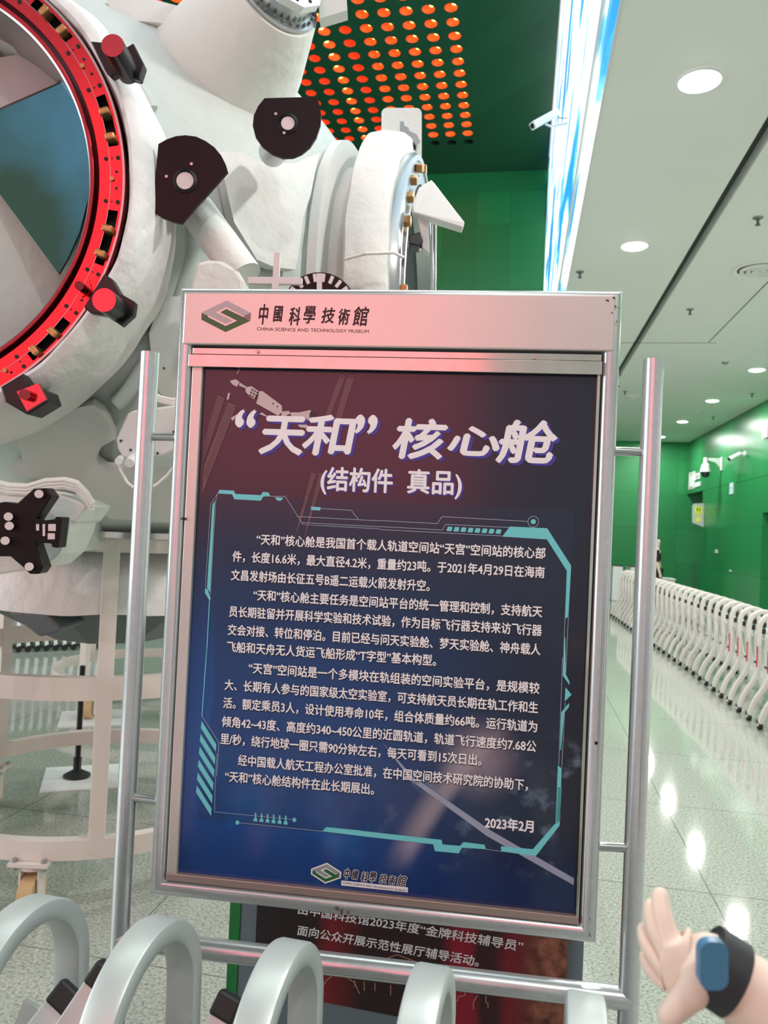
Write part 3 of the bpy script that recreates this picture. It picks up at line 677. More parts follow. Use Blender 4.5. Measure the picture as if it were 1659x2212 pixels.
ps2 = obj('poster', MB().box(((ix0 + ix1) / 2, 0.003, (iz0 + zt2 - 0.05) / 2), (ix1 - ix0, 0.004, zt2 - 0.05 - iz0)), curtain_mat(), b2, local=True)
def n2(body, u0, v0, u1, v1, hpx):
    mb = MB(); vs, fs = glyphs(body, 0.0, 0.12); a, b = min(v.x for v in vs), max(v.x for v in vs)
    A, B_ = b2p(u0, v0), b2p(u1, v1); zm = (A.z + B_.z) / 2
    fat(mb, [Vector((A.x + (v.x - a) / (b - a) * (B_.x - A.x), 0.0, zm + (v.y - 0.38) * hpx)) for v in vs], fs, 0.0006, 0.0006)
    obj('text_line', mb, M_text, ps2, local=True)
n2('由中国科技馆2023年度“金牌科技辅导员”', 644, 1962, 1130, 2046, 0.030); n2('面向公众开展示范性展厅辅导活动。', 643, 2008, 1034, 2078, 0.030)
mb = MB()
def gl(pts):
    P = [b2p(480 + x / 3.318, 1900 + y / 3.318, 0.0) for x, y in pts]
    for a, b in zip(P, P[1:]):
        d = (b - a).normalized(); nn = Vector((-d.z, 0, d.x)) * 0.0012; mb.poly([a - nn, b - nn, b + nn, a + nn])
gl([(1080, 600), (1255, 538), (1340, 570), (1420, 600)]); gl([(1338, 570), (1338, 640)]); gl([(720, 770), (745, 725), (800, 680), (880, 690), (950, 740), (985, 820)])
gl([(950, 720), (950, 770)]); gl([(1018, 730), (1018, 800)]); gl([(1095, 740), (1095, 800)]); gl([(1208, 755), (1208, 830)])
gl([(1620, 870), (1690, 870), (1690, 840), (1740, 830), (1740, 790)]); gl([(1830, 830), (1800, 880), (1800, 930)]); gl([(1890, 830), (1890, 880), (1905, 885), (1905, 920)])
obj('line_art', mb, M_gold, ps2, local=True)

# ------------------------------------------------------------------ folding barriers made of hoops
def hoop_path(top=0.97):
    k = top / 0.95; near = [(0.0, 0.03), (0.015, 0.10), (0.055, 0.20), (0.125, 0.31), (0.165, 0.42), (0.172, 0.52), (0.165, 0.62), (0.158, 0.72), (0.160, 0.80)]
    arch = [(0.30 - 0.14 * math.cos(math.radians(a)), 0.81 + 0.14 * math.sin(math.radians(a))) for a in range(12, 169, 12)]
    far = [(0.60 - a, z) for a, z in reversed(near)]
    return [(a, z * k) for a, z in near + arch + far]
def catmull(P, n=3):
    out = []
    for i in range(len(P) - 1):
        p0, p1, p2, p3 = P[max(i - 1, 0)], P[i], P[i + 1], P[min(i + 2, len(P) - 1)]
        for k in range(n):
            t = k / n; out.append(tuple(0.5 * (2 * p1[j] + (p2[j] - p0[j]) * t + (2 * p0[j] - 5 * p1[j] + 4 * p2[j] - p3[j]) * t * t + (3 * p1[j] - p0[j] - 3 * p2[j] + p3[j]) * t ** 3) for j in (0, 1)))
    out.append(P[-1]); return out
def hoop_mesh(bw=0.042, th=0.030, top=0.97, sm=3):
    P = catmull(hoop_path(top), sm); mb = MB(); vs = []; n = len(P); c = 0.007
    sec = [(-bw / 2 + c, -th / 2), (bw / 2 - c, -th / 2), (bw / 2 - c * .3, -th / 2 + c * .3), (bw / 2, -th / 2 + c), (bw / 2, th / 2 - c), (bw / 2 - c * .3, th / 2 - c * .3), (bw / 2 - c, th / 2), (-bw / 2 + c, th / 2), (-bw / 2 + c * .3, th / 2 - c * .3), (-bw / 2, th / 2 - c), (-bw / 2, -th / 2 + c), (-bw / 2 + c * .3, -th / 2 + c * .3)]
    S = len(sec)
    for i, (a, z) in enumerate(P):
        da, dz = P[min(i + 1, n - 1)][0] - P[max(i - 1, 0)][0], P[min(i + 1, n - 1)][1] - P[max(i - 1, 0)][1]; l = math.hypot(da, dz)
        na, nz = -dz / l, da / l
        for (b, q) in sec: vs.append(Vector((a + na * q, b, z + nz * q)))
    fs = [(i * S + k, i * S + (k + 1) % S, (i + 1) * S + (k + 1) % S, (i + 1) * S + k) for i in range(n - 1) for k in range(S)] + [tuple(range(S)), tuple(range((n - 1) * S, n * S))]
    return mb.add(vs, fs)
# local frame of a unit: x across the barrier (near side 0), y along it, z up
def barrier(name, label, loc, rz, offs, pitch, hoopm, panelm, reflect=0, top=0.97, sm=3, bw=0.042, th=0.030, blocks=True):
    g = thing(name, label, 'barrier', loc, rz)
    h0 = obj('hoop', hoop_mesh(bw, th, top, sm), hoopm, g, smooth=True, local=True)
    k = top / 0.95; p = pitch
    sc_ = MB()
    for a, s_ in ((0.20, 1), (0.40, -1)):
        for q in (1, -1):
            A, B_ = Vector((a + 0.012 * q, 0.01, (0.20 if q > 0 else 0.74) * k)), Vector((a + 0.012 * q, p - 0.01, (0.74 if q > 0 else 0.20) * k))
            d = (B_ - A).normalized(); sc_.box((A + B_) / 2, ((B_ - A).length, 0.008, 0.095), (d, Vector((1, 0, 0)), d.cross(Vector((1, 0, 0)))))
    l0 = obj('scissor_link', sc_, panelm, g, local=True)
    its = [h0, l0]
    if blocks:
        for a_ in (0.195, 0.405): its.append(obj('hinge_bar', MB().box((a_, p * 0.5, 0.47 * k), (0.03, 0.09, 0.02)), M_rubber, g, local=True, bevel=0.003))
        for a_ in (0.20, 0.40): its.append(obj('hinge_block', MB().box((a_, 0.0, 0.79 * k), (0.03, 0.05, 0.05)), M_rubber, g, local=True, bevel=0.003))
    for a_ in (0.0, 0.60): its.append(obj('caster', MB().cyl((a_ - 0.018, 0.0, 0.036), (a_ + 0.018, 0.0, 0.036), 0.034, seg=14).box((a_, 0.03, 0.06), (0.03, 0.07, 0.03)), M_rubber, g, local=True, smooth=True))
    r0 = None
    if reflect:
        r0 = obj('red_reflector', MB().box((0.140, -0.029, 0.56), (0.010, 0.006, 0.20)), M_red, g, local=True)
    first = True
    for i, (ox, oy) in enumerate(offs):
        for o in its + [r0]:
            if o is None or (o is r0 and i >= reflect): continue
            q = o if first else o.copy()
            if not first: COL.objects.link(q); q.parent = g
            q.location = (ox, oy, 0)
        first = False
    return g
ys = [6.35 + 0.335 * i for i in range(32)]
def gx(y): return 2.17 + (0.0 if y < 10 else -0.034 * (y - 10))
barrier('folding_barrier', 'long white folding hoop barrier along the corridor by the green wall', (2.17, 6.35, 0), 0, [(gx(y) - 2.17, y - 6.35) for y in ys], 0.335, M_hoop, M_white, reflect=9, bw=0.052, th=0.044)
# front barrier: hoops cross the bottom of the view
mr = Vector((CR.x, CR.y, 0)).normalized(); mf = Vector((CF.x, CF.y, 0)).normalized()
def cw(xc, d, z=0.0): q = mr * xc + mf * d; return Vector((q.x, q.y, z))
A0 = cw(-0.57, 1.29); A1 = cw(0.315, 1.08)
dr = (A1 - A0).normalized(); ang = math.atan2(dr.y, dr.x) - math.pi / 2          # local +y runs along the barrier
acr = Vector((math.cos(ang), math.sin(ang), 0))                                   # local +x
loc = A0 - acr * 0.30
st = (A1 - A0).length / 4
fb = barrier('folding_barrier', 'satin silver folding hoop barrier standing right in front of the poster stand', loc, ang, [(0, st * i) for i in range(-1, 6)], st, M_alu, M_alu, top=0.975, sm=6, bw=0.056, th=0.036, blocks=False)
for (u0, v0, u1, v1, wd) in ((95, 2300, 212, 2125, 0.042), (40, 2290, 132, 2172, 0.05), (415, 2330, 482, 2190, 0.042)):
    P0, P1 = at(u0, v0, 1.27), at(u1, v1, 1.31); d = (P1 - P0).normalized(); e_ = d.cross(acr).normalized()
    lo = obj('hinge_link', MB().box((P0 + P1) / 2, ((P1 - P0).length, wd, 0.022), (d, e_, d.cross(e_))), M_alu, fb, bevel=0.003)
    obj('hinge_cap', MB().box(P1 + d * 0.012, (0.04, wd * 1.05, 0.03), (d, e_, d.cross(e_))), M_rubber, lo, bevel=0.005)
# closed barrier seen under the module, far left
barrier('folding_barrier', 'closed-up white folding barrier far behind the module, seen between its legs', (-6.1, 8.5, 0), math.radians(-48), [(0, 0.1 * i) for i in range(-4, 10)], 0.1, M_white, M_white)

# ------------------------------------------------------------------ the space station module
NC = cw(-1.45, 4.0, 2.72); NR = 1.42
mod = thing('space_module', 'large white fabric-covered space station module with round red-lit docking ring', 'space station module', (NC.x, NC.y, 1.2))
def wob(amp, sc_, seed=0.0):
    return lambda p: p + Vector((noise.noise(p * sc_ + Vector((seed, 0, 0))), noise.noise(p * sc_ + Vector((0, seed + 7, 0))), noise.noise(p * sc_ + Vector((0, 3, seed + 2))))) * amp
def surf(u, v, R=NR):
    r = ray(u, v).normalized(); oc = CAM - NC; b = r.dot(oc); c = oc.length_squared - R * R; q = b * b - c
    t_ = -b - math.sqrt(q) if q > 0 else -b
    return CAM + r * t_
def sdep(u, v, R=NR): return (surf(u, v, R) - CAM).dot(CF)
UP = Vector((0, 0, 1))
prof = [(NR * -math.cos(math.pi * i / 40), max(0.001, NR * math.sin(math.pi * i / 40))) for i in range(41)]
obj('node_hull', MB().rev(NC, mr, prof, 96, fn=wob(0.018, 3.0)), M_hull, mod, smooth=True)
# right docking port
th9 = math.radians(9); ar = (mr * math.cos(th9) - mf * math.sin(th9)).normalized()
def rp(s_, r, t_):
    a, u, w_ = frame(ar); return NC + ar * s_ + (UP * math.cos(math.radians(t_)) + mf_r * math.sin(math.radians(t_))) * r
mf_r = (mf - ar * mf.dot(ar)).normalized()
def R_(nm, pf, m, fn=None, seg=96, smooth=True, parent=None): return obj(nm, MB().rev(NC, ar, pf, seg, fn=fn), m, parent or mod, smooth=smooth)
R_('port_shoulder', [(0.80, 1.16), (1.0, 0.98), (1.18, 0.80), (1.25, 0.70)], M_hull, wob(0.01, 5))
R_('port_flange', [(1.16, 0.55), (1.16, 0.77), (1.19, 0.78), (1.195, 0.75), (1.225, 0.75), (1.23, 0.775), (1.27, 0.775), (1.285, 0.74), (1.29, 0.6)], M_panel)
R_('port_neck', [(1.22, 0.66), (1.45, 0.66)], M_fabric, wob(0.015, 9))
dr_ = R_('port_cover', [(1.375, 0.6), (1.375, 0.77), (1.39, 0.80), (1.44, 0.808), (1.52, 0.80), (1.55, 0.775), (1.555, 0.70)], M_fabric, wob(0.012, 6, 3))
R_('port_ring', [(1.52, 0.62), (1.52, 0.715), (1.585, 0.715), (1.60, 0.705), (1.60, 0.68), (1.592, 0.675), (1.592, 0.62), (1.605, 0.615), (1.605, 0.58), (1.52, 0.565)], M_steel)
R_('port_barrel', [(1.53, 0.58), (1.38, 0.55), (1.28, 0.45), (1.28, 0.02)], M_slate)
br_ = MB()
for t_ in (-26, -18, 10, 18, 76, 104, 160, 200, 228, 252, 262, 288, 300, 312, 330): obj('brass_latch', MB().box(rp(1.61, 0.65, t_), (0.035, 0.03, 0.035), frame(rp(1.6, 1, t_) - rp(1.6, 0, t_))), M_brass, mod, bevel=0.004)
# guide petals
def prism_px(pts, d, th, dd=None):
    P = [at(u, v, (dd[i] if dd else d)) for i, (u, v) in enumerate(pts)]; return MB().prism(P, CF * th)
obj('guide_petal', prism_px([(890, 442), (905, 405), (932, 388), (940, 398), (1004, 480), (1000, 492), (893, 459)], 3.0, 0.06, [3.04, 3.04, 3.08, 3.08, 2.95, 2.95, 3.04]), M_white, mod, bevel=0.004)
obj('guide_petal', prism_px([(903, 468), (924, 472), (928, 548), (912, 535)], 3.06, 0.05), M_white, mod, bevel=0.004)
obj('latch_motor', prism_px([(882, 508), (908, 500), (914, 520), (906, 532), (884, 526)], 3.04, 0.08), M_black, mod, bevel=0.004)
mb = MB()
for u in (934, 941): mb.cyl(at(u, 480, 3.6), at(u - 2, 700, 3.6), 0.006)
obj('guide_rod', mb, M_steel, mod)
def rrect(u0, v0, u1, v1, r, n=5):
    out = []
    for cx_, cy_, a0 in ((u1 - r, v0 + r, -90), (u1 - r, v1 - r, 0), (u0 + r, v1 - r, 90), (u0 + r, v0 + r, 180)):
        for k in range(n + 1): t_ = math.radians(a0 + 90 * k / n); out.append((cx_ + r * math.cos(t_), cy_ + r * math.sin(t_)))
    return out
tb = obj('cover_tab', prism_px(rrect(824, 233, 911, 345, 12), 3.72, 0.10), M_fabric, mod, smooth=True)
obj('port_bracket', prism_px([(864, 262), (872, 262), (874, 272), (882, 275), (884, 282), (900, 290), (908, 306), (900, 316), (888, 300), (868, 285)], 3.60, 0.06), M_gasket, mod)
obj('port_seam', MB().tube([at(745, 560, 2.86), at(790, 548, 2.84), at(850, 546, 2.86), at(872, 556, 2.88)], 0.006), M_fabric, mod)
# front docking ring
RD = 2.35; RC = at(-248, 385, RD); k_ = RD / F
af = CF.copy(); ru, rv = CR.copy(), CD.copy()
def fr(rpx, deg, s_=0.0): t_ = math.radians(deg); return RC + (ru * math.cos(t_) + rv * math.sin(t_)) * rpx * k_ + af * s_
SL = [-43.5 + 29.3 * k for k in range(-3, 9)]
def inslot(a): return any(abs((a - s_ + 180) % 360 - 180) < 6.6 for s_ in SL)
mb = MB(); rads = [463, 470, 487, 508, 514]
n0 = 0
for i in range(360):
    for j in range(4):
        if j == 2 and inslot(i + 0.5): continue
        mb.poly([fr(rads[j], i), fr(rads[j], i + 1), fr(rads[j + 1], i + 1), fr(rads[j + 1], i)])
for rr_, s0, s1 in ((463, 0, 0.06), (514, 0, -0.004), (519, -0.004, 0.05)):
    for i in range(180): mb.poly([fr(rr_, 2 * i, s0), fr(rr_, 2 * i + 2, s0), fr(rr_, 2 * i + 2, s1), fr(rr_, 2 * i, s1)])
ring = obj('docking_ring', mb, M_ring, mod)
mb = MB()
for i in range(180): mb.poly([fr(514, 2 * i, -0.004), fr(514, 2 * i + 2, -0.004), fr(519, 2 * i + 2, -0.004), fr(519, 2 * i, -0.004)]).poly([fr(486.3, 2 * i, -0.0012), fr(486.3, 2 * i + 2, -0.0012), fr(487.3, 2 * i + 2, -0.0012), fr(487.3, 2 * i, -0.0012)])
obj('ring_lip', mb, M_steel, ring)
mb = MB()
for i in range(180): mb.poly([fr(480, 2 * i, 0.035), fr(480, 2 * i + 2, 0.035), fr(514, 2 * i + 2, 0.035), fr(514, 2 * i, 0.035)])
obj('slot_back', mb, M_dark, ring)
obj('seal_groove', MB().rev(RC, af, [(0.06, 463 * k_), (0.06, 452 * k_)], 128), M_groove, mod, smooth=True)
obj('inner_ring', MB().rev(RC, af, [(0.06, 452.5 * k_), (-0.004, 452.5 * k_), (-0.006, 451 * k_), (-0.004, 444 * k_), (0.05, 443 * k_)], 160), M_ring, mod, smooth=True)
obj('hatch_rim', MB().rev(RC, af, [(0.0, 444 * k_), (0.004, 440 * k_), (0.02, 437 * k_), (0.12, 428 * k_), (0.16, 425 * k_), (0.6, 420 * k_)], 128), M_steel, mod, smooth=True)
ho = MB(); bh = MB()
for s_ in SL:
    for e_ in (-9.2, 9.2):
        for rr_, q in ((479, 4.6), (505, 4.6), (492, 1.8)):
            ho.cyl(fr(rr_, s_ + e_, -0.0015), fr(rr_, s_ + e_, 0.004), q * k_, seg=14)
    for e_ in (12.6, 16.7): ho.cyl(fr(500, s_ + e_, -0.0015), fr(500, s_ + e_, 0.004), 3 * k_, seg=10)
    for e_ in (-2.0, 4.4):
        c_ = fr(497, s_ + e_, 0.0); tt = math.radians(s_ + e_)
        if -60 < s_ < 70: obj('latch_roller', MB().box(c_, (22 * k_, 15 * k_, 0.05), (ru * math.cos(tt) + rv * math.sin(tt), -ru * math.sin(tt) + rv * math.cos(tt), af)), M_brass, ring, bevel=0.005)
obj('bolt_holes', ho, M_dark, ring)
mb = MB()
for a_ in (-29.5, 0.2, 58): mb.cyl(fr(490, a_, -0.006), fr(490, a_, 0.003), 5 * k_, seg=12)
obj('ring_bolt', mb, M_brass, ring)
# inside of the opening
obj('tunnel_back', MB().rev(RC, af, [(0.42, 424 * k_), (0.45, 300 * k_), (0.47, 1 * k_)], 64), M_inner, mod, smooth=True)
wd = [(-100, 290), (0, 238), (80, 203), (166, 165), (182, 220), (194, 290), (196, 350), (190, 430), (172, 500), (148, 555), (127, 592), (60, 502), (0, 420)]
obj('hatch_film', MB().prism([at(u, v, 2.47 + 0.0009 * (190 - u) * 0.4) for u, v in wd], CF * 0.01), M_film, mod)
obj('inner_box', MB().prism([at(u, v, 2.55) for u, v in ((-20, 48), (30, 55), (72, 88), (38, 104), (-20, 84))], CF * 0.1), M_panel, mod)
obj('inner_flap', MB().prism([at(u, v, 2.6) for u, v in ((-40, 130), (40, 118), (110, 135), (150, 168), (-40, 250))], CF * 0.02), M_inner, mod)
# blanket skirt around the ring
obj('ring_blanket', MB().rev(RC, af, [(0.03, 519 * k_), (-0.005, 527 * k_), (-0.012, 535 * k_), (0.0, 551 * k_), (0.03, 562 * k_), (0.09, 572 * k_), (0.20, 576 * k_), (0.32, 570 * k_), (0.40, 545 * k_), (0.43, 480 * k_)], 160, fn=wob(0.016, 5.5)), M_skirt, mod, smooth=True)
for r_, s_, a0, a1, rad in ((580, 0.46, -5, 50, 0.03), (598, 0.52, 2, 44, 0.02), (612, 0.58, 8, 40, 0.018), (575, 0.42, -70, -30, 0.02)):
    obj('fabric_fold', MB().tube([fr(r_ + 6 * math.sin(a * 0.3), a, s_) for a in range(a0, a1, 2)], rad, 10), M_hull, mod, smooth=True)
# sensor heads on the ring edge
def head(u, v, d, rpx, ln, plate):
    r_ = rpx * d / F; a = at(u, v, d); b = a + CF * ln
    ob = obj('sensor_bracket', MB().prism([at(x, y, d + ln * 0.85) for x, y in plate], CF * 0.03), M_black, mod, bevel=0.004)
    obj('sensor_barrel', MB().cyl(a + CF * 0.002, b, r_, seg=36), M_black, ob, smooth=True)
    obj('sensor_cap', MB().cyl(a, a + CF * 0.004, r_ * 0.985, seg=36), M_mirror, ob)
    return ob
head(243, 98, 2.18, 25, 0.14, [(195, 88), (232, 92), (262, 108), (288, 92), (312, 140), (302, 172), (250, 160), (240, 165), (225, 150)])
head(225, 648, 2.18, 26, 0.12, [(225, 590), (245, 605), (262, 635), (292, 652), (288, 680), (262, 704), (230, 682), (195, 676), (180, 664)])
hb3 = obj('sensor_bracket', MB().prism([at(x, y, 2.3) for x, y in ((0, 836), (50, 806), (62, 830), (96, 842), (105, 868), (58, 896), (10, 868))], CF * 0.10), M_black, mod, bevel=0.005)
obj('sensor_plate', MB().prism([at(x, y, 2.27) for x, y in ((36, 846), (82, 828), (100, 862), (58, 888))], CF * 0.012), M_mirror, hb3)
obj('sensor_barrel', MB().cyl(at(53, 852, 2.24), at(53, 852, 2.28), 11 * k_), M_mirror, hb3, smooth=True)
sb = obj('limit_switch', MB().cyl(at(171, 617, 2.28), at(171, 617, 2.35), 9.5 * k_), M_black, mod, smooth=True)
obj('switch_cap', MB().cyl(at(171, 617, 2.277), at(171, 617, 2.281), 9.3 * k_), M_mirror, sb)
obj('switch_base', MB().prism([at(u, v, 2.345) for u, v in ((192, 604), (198, 628), (176, 642), (168, 636))], CF * 0.008), M_ring, sb)
# truncated cone on top with bolted flange
d0 = sdep(485, 180); Bc = at(476, 182, d0 + 0.2); Ec = at(594, -14, d0 - 0.15)
axc = (Ec - Bc).normalized(); Ln = (Ec - Bc).length; rb, re_ = 162 * (d0 + 0.2) / F, 106 * (d0 - 0.15) / F
obj('antenna_cone', MB().rev(Bc, axc, [(-0.22, rb * 1.03), (0.0, rb), (Ln * 0.5, (rb + re_) / 2 * 1.02), (Ln, re_), (Ln + 0.004, re_ * 0.6)], 72, fn=wob(0.008, 6)), M_fabric, mod, smooth=True)
obj('cone_hem', MB().rev(Bc, axc, [(-0.02, rb * 1.03), (0.015, rb * 1.055), (0.03, rb * 1.02)], 64, fn=wob(0.012, 8)), M_fabric, mod, smooth=True)
fl = obj('cone_flange', MB().rev(Bc, axc, [(Ln, re_ * 0.5), (Ln, re_ * 0.93), (Ln + 0.02, re_ * 0.94), (Ln + 0.022, re_ * 0.76), (Ln + 0.07, re_ * 0.74), (Ln + 0.07, 0.01)], 64), M_steel, mod, smooth=True)
mb = MB(); a_, u_, w__ = frame(axc)
for k in range(28):
    t_ = 2 * math.pi * k / 28; c_ = Bc + axc * (Ln + 0.02) + (u_ * math.cos(t_) + w__ * math.sin(t_)) * re_ * 0.85; mb.cyl(c_, c_ + axc * 0.012, 0.006, seg=8)
obj('flange_bolt', mb, M_gasket, fl)
hd = obj('cone_head', MB().rev(Bc, axc, [(Ln + 0.07, re_ * 0.82), (Ln + 0.10, re_ * 0.82), (Ln + 0.10, re_ * 0.42), (Ln + 0.085, re_ * 0.40), (Ln + 0.085, 0.005)], 10), M_white, mod)
mb = MB()
for k in range(12):
    t_ = 2 * math.pi * (k + 0.3) / 12; c_ = Bc + axc * (Ln + 0.10) + (u_ * math.cos(t_) + w__ * math.sin(t_)) * re_ * 0.68; mb.cyl(c_, c_ + axc * 0.004, 0.007, seg=8)
obj('head_bolt', mb, M_dark, hd)
obj('side_wing', prism_px([(688, -12), (748, -12), (750, 22), (690, 40)], d0 - 0.1, 0.06), M_panel, mod)
# shelf wrapped in fabric at upper left
obj('cable_tray', prism_px([(228, 0), (300, -10), (420, 22), (395, 52), (372, 52), (335, 48), (282, 44), (250, 38)], 3.0, 0.25), M_fabric, mod)
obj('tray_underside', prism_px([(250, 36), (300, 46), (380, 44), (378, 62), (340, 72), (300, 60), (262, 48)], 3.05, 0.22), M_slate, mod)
# D-shaped black plates on stand-offs
def dplate(c, d, r, pts, holes, so):
    P = [at(u, v, d) for u, v in pts]; o = obj('black_plate', MB().prism(P, CF * 0.012), M_plate, mod)
    cc = at(c[0], c[1], d); obj('stand_off', MB().cyl(cc + CF * 0.06, at(*so), 0.05, seg=24), M_steel, o, smooth=True)
    obj('centre_window', MB().cyl(cc - CF * 0.003, cc + CF * 0.004, r * d / F, seg=36), M_pad, o)
    obj('window_collar', MB().rev(cc - CF * 0.002, CF, [(0, (r + 1) * d / F), (-0.004, (r + 2) * d / F), (0, (r + 8) * d / F)], 30), M_black, o)
    mb = MB()
    for u, v in holes: p = at(u, v, d); mb.cyl(p - CF * 0.004, p, 3.4 * d / F, seg=10)
    obj('plate_screw', mb, M_steel, o)
def arc(c, r, a0, a1, n=14): return [(c[0] + r * math.cos(math.radians(a0 + (a1 - a0) * i / n)), c[1] + r * math.sin(math.radians(a0 + (a1 - a0) * i / n))) for i in range(n + 1)]
dplate((400, 391), 2.42, 18.5, [(342, 311), (360, 301), (380, 294), (401, 292), (424, 295), (445, 305), (463, 318), (478, 336), (487, 354), (492, 371), (392, 483), (370, 478), (350, 470), (329, 456)], ((360, 382), (414, 355)), (420, 430, 2.8))
dplate((622, 267), 2.50, 14.5, [(571, 212), (684, 209), (691, 228), (694, 250), (692, 272), (684, 296), (670, 317), (652, 332), (633, 340), (610, 341), (588, 333), (566, 316), (552, 296), (546, 272), (548, 250), (557, 230)], ((596, 247), (614, 288)), (588, 330, 2.8))
# patches that hug the hull
def patch(nm, pts, m, R, th, n=6, fold=0.0):
    # fan of rings from the centroid keeps the sheet curved like the hull
    cu, cv = sum(p[0] for p in pts) / len(pts), sum(p[1] for p in pts) / len(pts)
    dense = []
    for a, b in zip(pts, pts[1:] + pts[:1]):
        l = math.hypot(b[0] - a[0], b[1] - a[1]); k = max(1, int(l / 14))
        for i in range(k): dense.append((a[0] + (b[0] - a[0]) * i / k, a[1] + (b[1] - a[1]) * i / k))
    me = bpy.data.meshes.new('t'); bm = bmesh.new()
    f = bm.faces.new([bm.verts.new((p[0], -p[1], 0)) for p in dense]); bmesh.ops.triangulate(bm, faces=[f])
    for _ in range(2):
        es = [e for e in bm.edges if e.calc_length() > 22]
        if es: bmesh.ops.subdivide_edges(bm, edges=es, cuts=1); bmesh.ops.triangulate(bm, faces=bm.faces[:])
    mb = MB(); idx = {v: i for i, v in enumerate(bm.verts)}
    for v in bm.verts:
        p = surf(v.co.x, -v.co.y, R); p = p + (p - NC).normalized() * (noise.noise(p * 4.0) * fold); mb.v.append(p)
    n_ = len(mb.v); mb.f += [tuple(idx[v] for v in f.verts) for f in bm.faces]
    for v in range(n_): mb.v.append(mb.v[v] + (NC - mb.v[v]).normalized() * th)
    for e in bm.edges:
        if len(e.link_faces) == 1: a, b = idx[e.verts[0]], idx[e.verts[1]]; mb.f.append((a, b, b + n_, a + n_))
    bm.free(); bpy.data.meshes.remove(me)
    return obj(nm, mb, m, mod, smooth=True)
patch('hull_blanket', [(470, 330), (520, 330), (560, 350), (640, 350), (690, 330), (672, 420), (655, 470), (645, 540), (636, 583), (590, 578), (552, 562), (505, 480), (488, 400)], M_fabric, NR + 0.07, 0.06, fold=0.02)
patch('lower_blanket', [(30, 940), (100, 910), (170, 880), (200, 875), (225, 890), (240, 915), (252, 945), (220, 962), (207, 985), (213, 1003), (232, 1016), (255, 1018), (300, 1008), (395, 995), (395, 1128), (330, 1128), (240, 1122), (208, 1103), (190, 1070), (170, 1046), (150, 1040), (60, 1032), (22, 1030), (22, 1014), (52, 1010), (42, 975)], M_panel, NR + 0.09, 0.07, fold=0.015)
patch('side_blanket', [(330, 800), (345, 850), (370, 862), (400, 860), (400, 640), (350, 640), (322, 720)], M_panel, NR + 0.06, 0.05, fold=0.02)
obj('strut', MB().cyl(at(425, 455, 2.62), at(528, 598, 2.56), 0.062, seg=32), M_fabric, mod, smooth=True)
obj('box_cover', prism_px([(400, 660), (424, 566), (450, 560), (475, 562), (512, 580), (527, 606), (527, 660)], 2.5, 0.2), M_fabric, mod, bevel=0.012)
ct = obj('docking_cross', prism_px([(592, 545), (605, 545), (603, 598), (653, 600), (652, 614), (602, 613), (600, 660), (586, 660), (587, 613), (535, 612), (536, 598), (589, 598)], 2.35, 0.015), M_pad, mod, bevel=0.001)
tg = at(690, 668, 2.62)
td = obj('docking_target', MB().cyl(tg, tg + CF * 0.012, 80 * 2.62 / F, seg=64), M_plate, mod)
mb = MB()
for k in range(24):
    t_ = math.radians(15 * k + 7); d1 = CR * math.cos(t_) + CD * math.sin(t_); d2 = -CR * math.sin(t_) + CD * math.cos(t_)
    mb.box(tg - CF * 0.001 + d1 * 0.108, (0.028, 0.012, 0.004), (d1, d2, CF))
mb.box(tg - CF * 0.001 + CD * -0.06, (0.018, 0.125, 0.004), (CR, CD, CF)).box(tg - CF * 0.001 + CR * -0.085, (0.07, 0.018, 0.004), (CR, CD, CF))
obj('target_marks', mb, M_pad, td)
obj('target_post', MB().cyl(tg + CF * 0.01, tg + CF * 0.4, 0.03), M_steel, td)
obj('cross_post', MB().cyl(at(595, 640, 2.36), at(600, 650, 2.75), 0.015), M_steel, ct)
# equipment box with blue screws and its cable
eb = obj('equipment_box', prism_px([(250, 948), (275, 892), (288, 886), (395, 872), (395, 965), (352, 985), (268, 992), (254, 970)], 2.48, 0.45), M_panel, mod, bevel=0.008)
mb = MB()
for u, v in ((261, 952), (282, 972), (340, 979), (375, 933)): mb.cyl(at(u, v, 2.475), at(u, v, 2.485), 2.8 * 2.48 / F, seg=10)
obj('blue_screw', mb, M_blue, eb)
obj('valve_stub', MB().cyl(at(279, 1000, 2.42), at(300, 980, 2.5), 10.5 * 2.42 / F), M_white, eb, smooth=True)
obj('signal_cable', MB().tube([at(u, v, 2.44) for u, v in ((256, 996), (262, 1018), (275, 1042), (292, 1056), (316, 1059), (340, 1046), (362, 1026), (382, 1000))], 0.0045, 8), M_fabric, mod, smooth=True)
obj('cable_plug', MB().cyl(at(256, 996, 2.42), at(262, 990, 2.5), 0.012), M_white, mod)
for k, (o_, q) in enumerate(((0, 0.012), (7, 0.011), (14, 0.01))):
    obj('cable_bundle', MB().tube([at(u, v + o_, 2.5) for u, v in ((-20, 1040), (20, 1050), (60, 1052), (100, 1040), (140, 1038), (165, 1044), (186, 1066), (200, 1090))], q, 8), M_fabric, mod, smooth=True)
    obj('cable_bundle', MB().tube([at(u, v + o_ * 0.6, 2.5) for u, v in ((320, 842), (345, 858), (370, 864), (400, 864))], 0.007, 8), M_fabric, mod, smooth=True)
wb = obj('actuator_box', prism_px([(-30, 1062), (80, 1058), (150, 1075), (190, 1092), (165, 1128), (155, 1130), (150, 1150), (128, 1198), (95, 1226), (-30, 1245)], 2.5, 0.22), M_fabric, mod, bevel=0.015)
obj('actuator_mount', prism_px([(-20, 1075), (110, 1075), (110, 1200), (-20, 1215)], 2.7, 0.6), M_hull, mod, bevel=0.01)
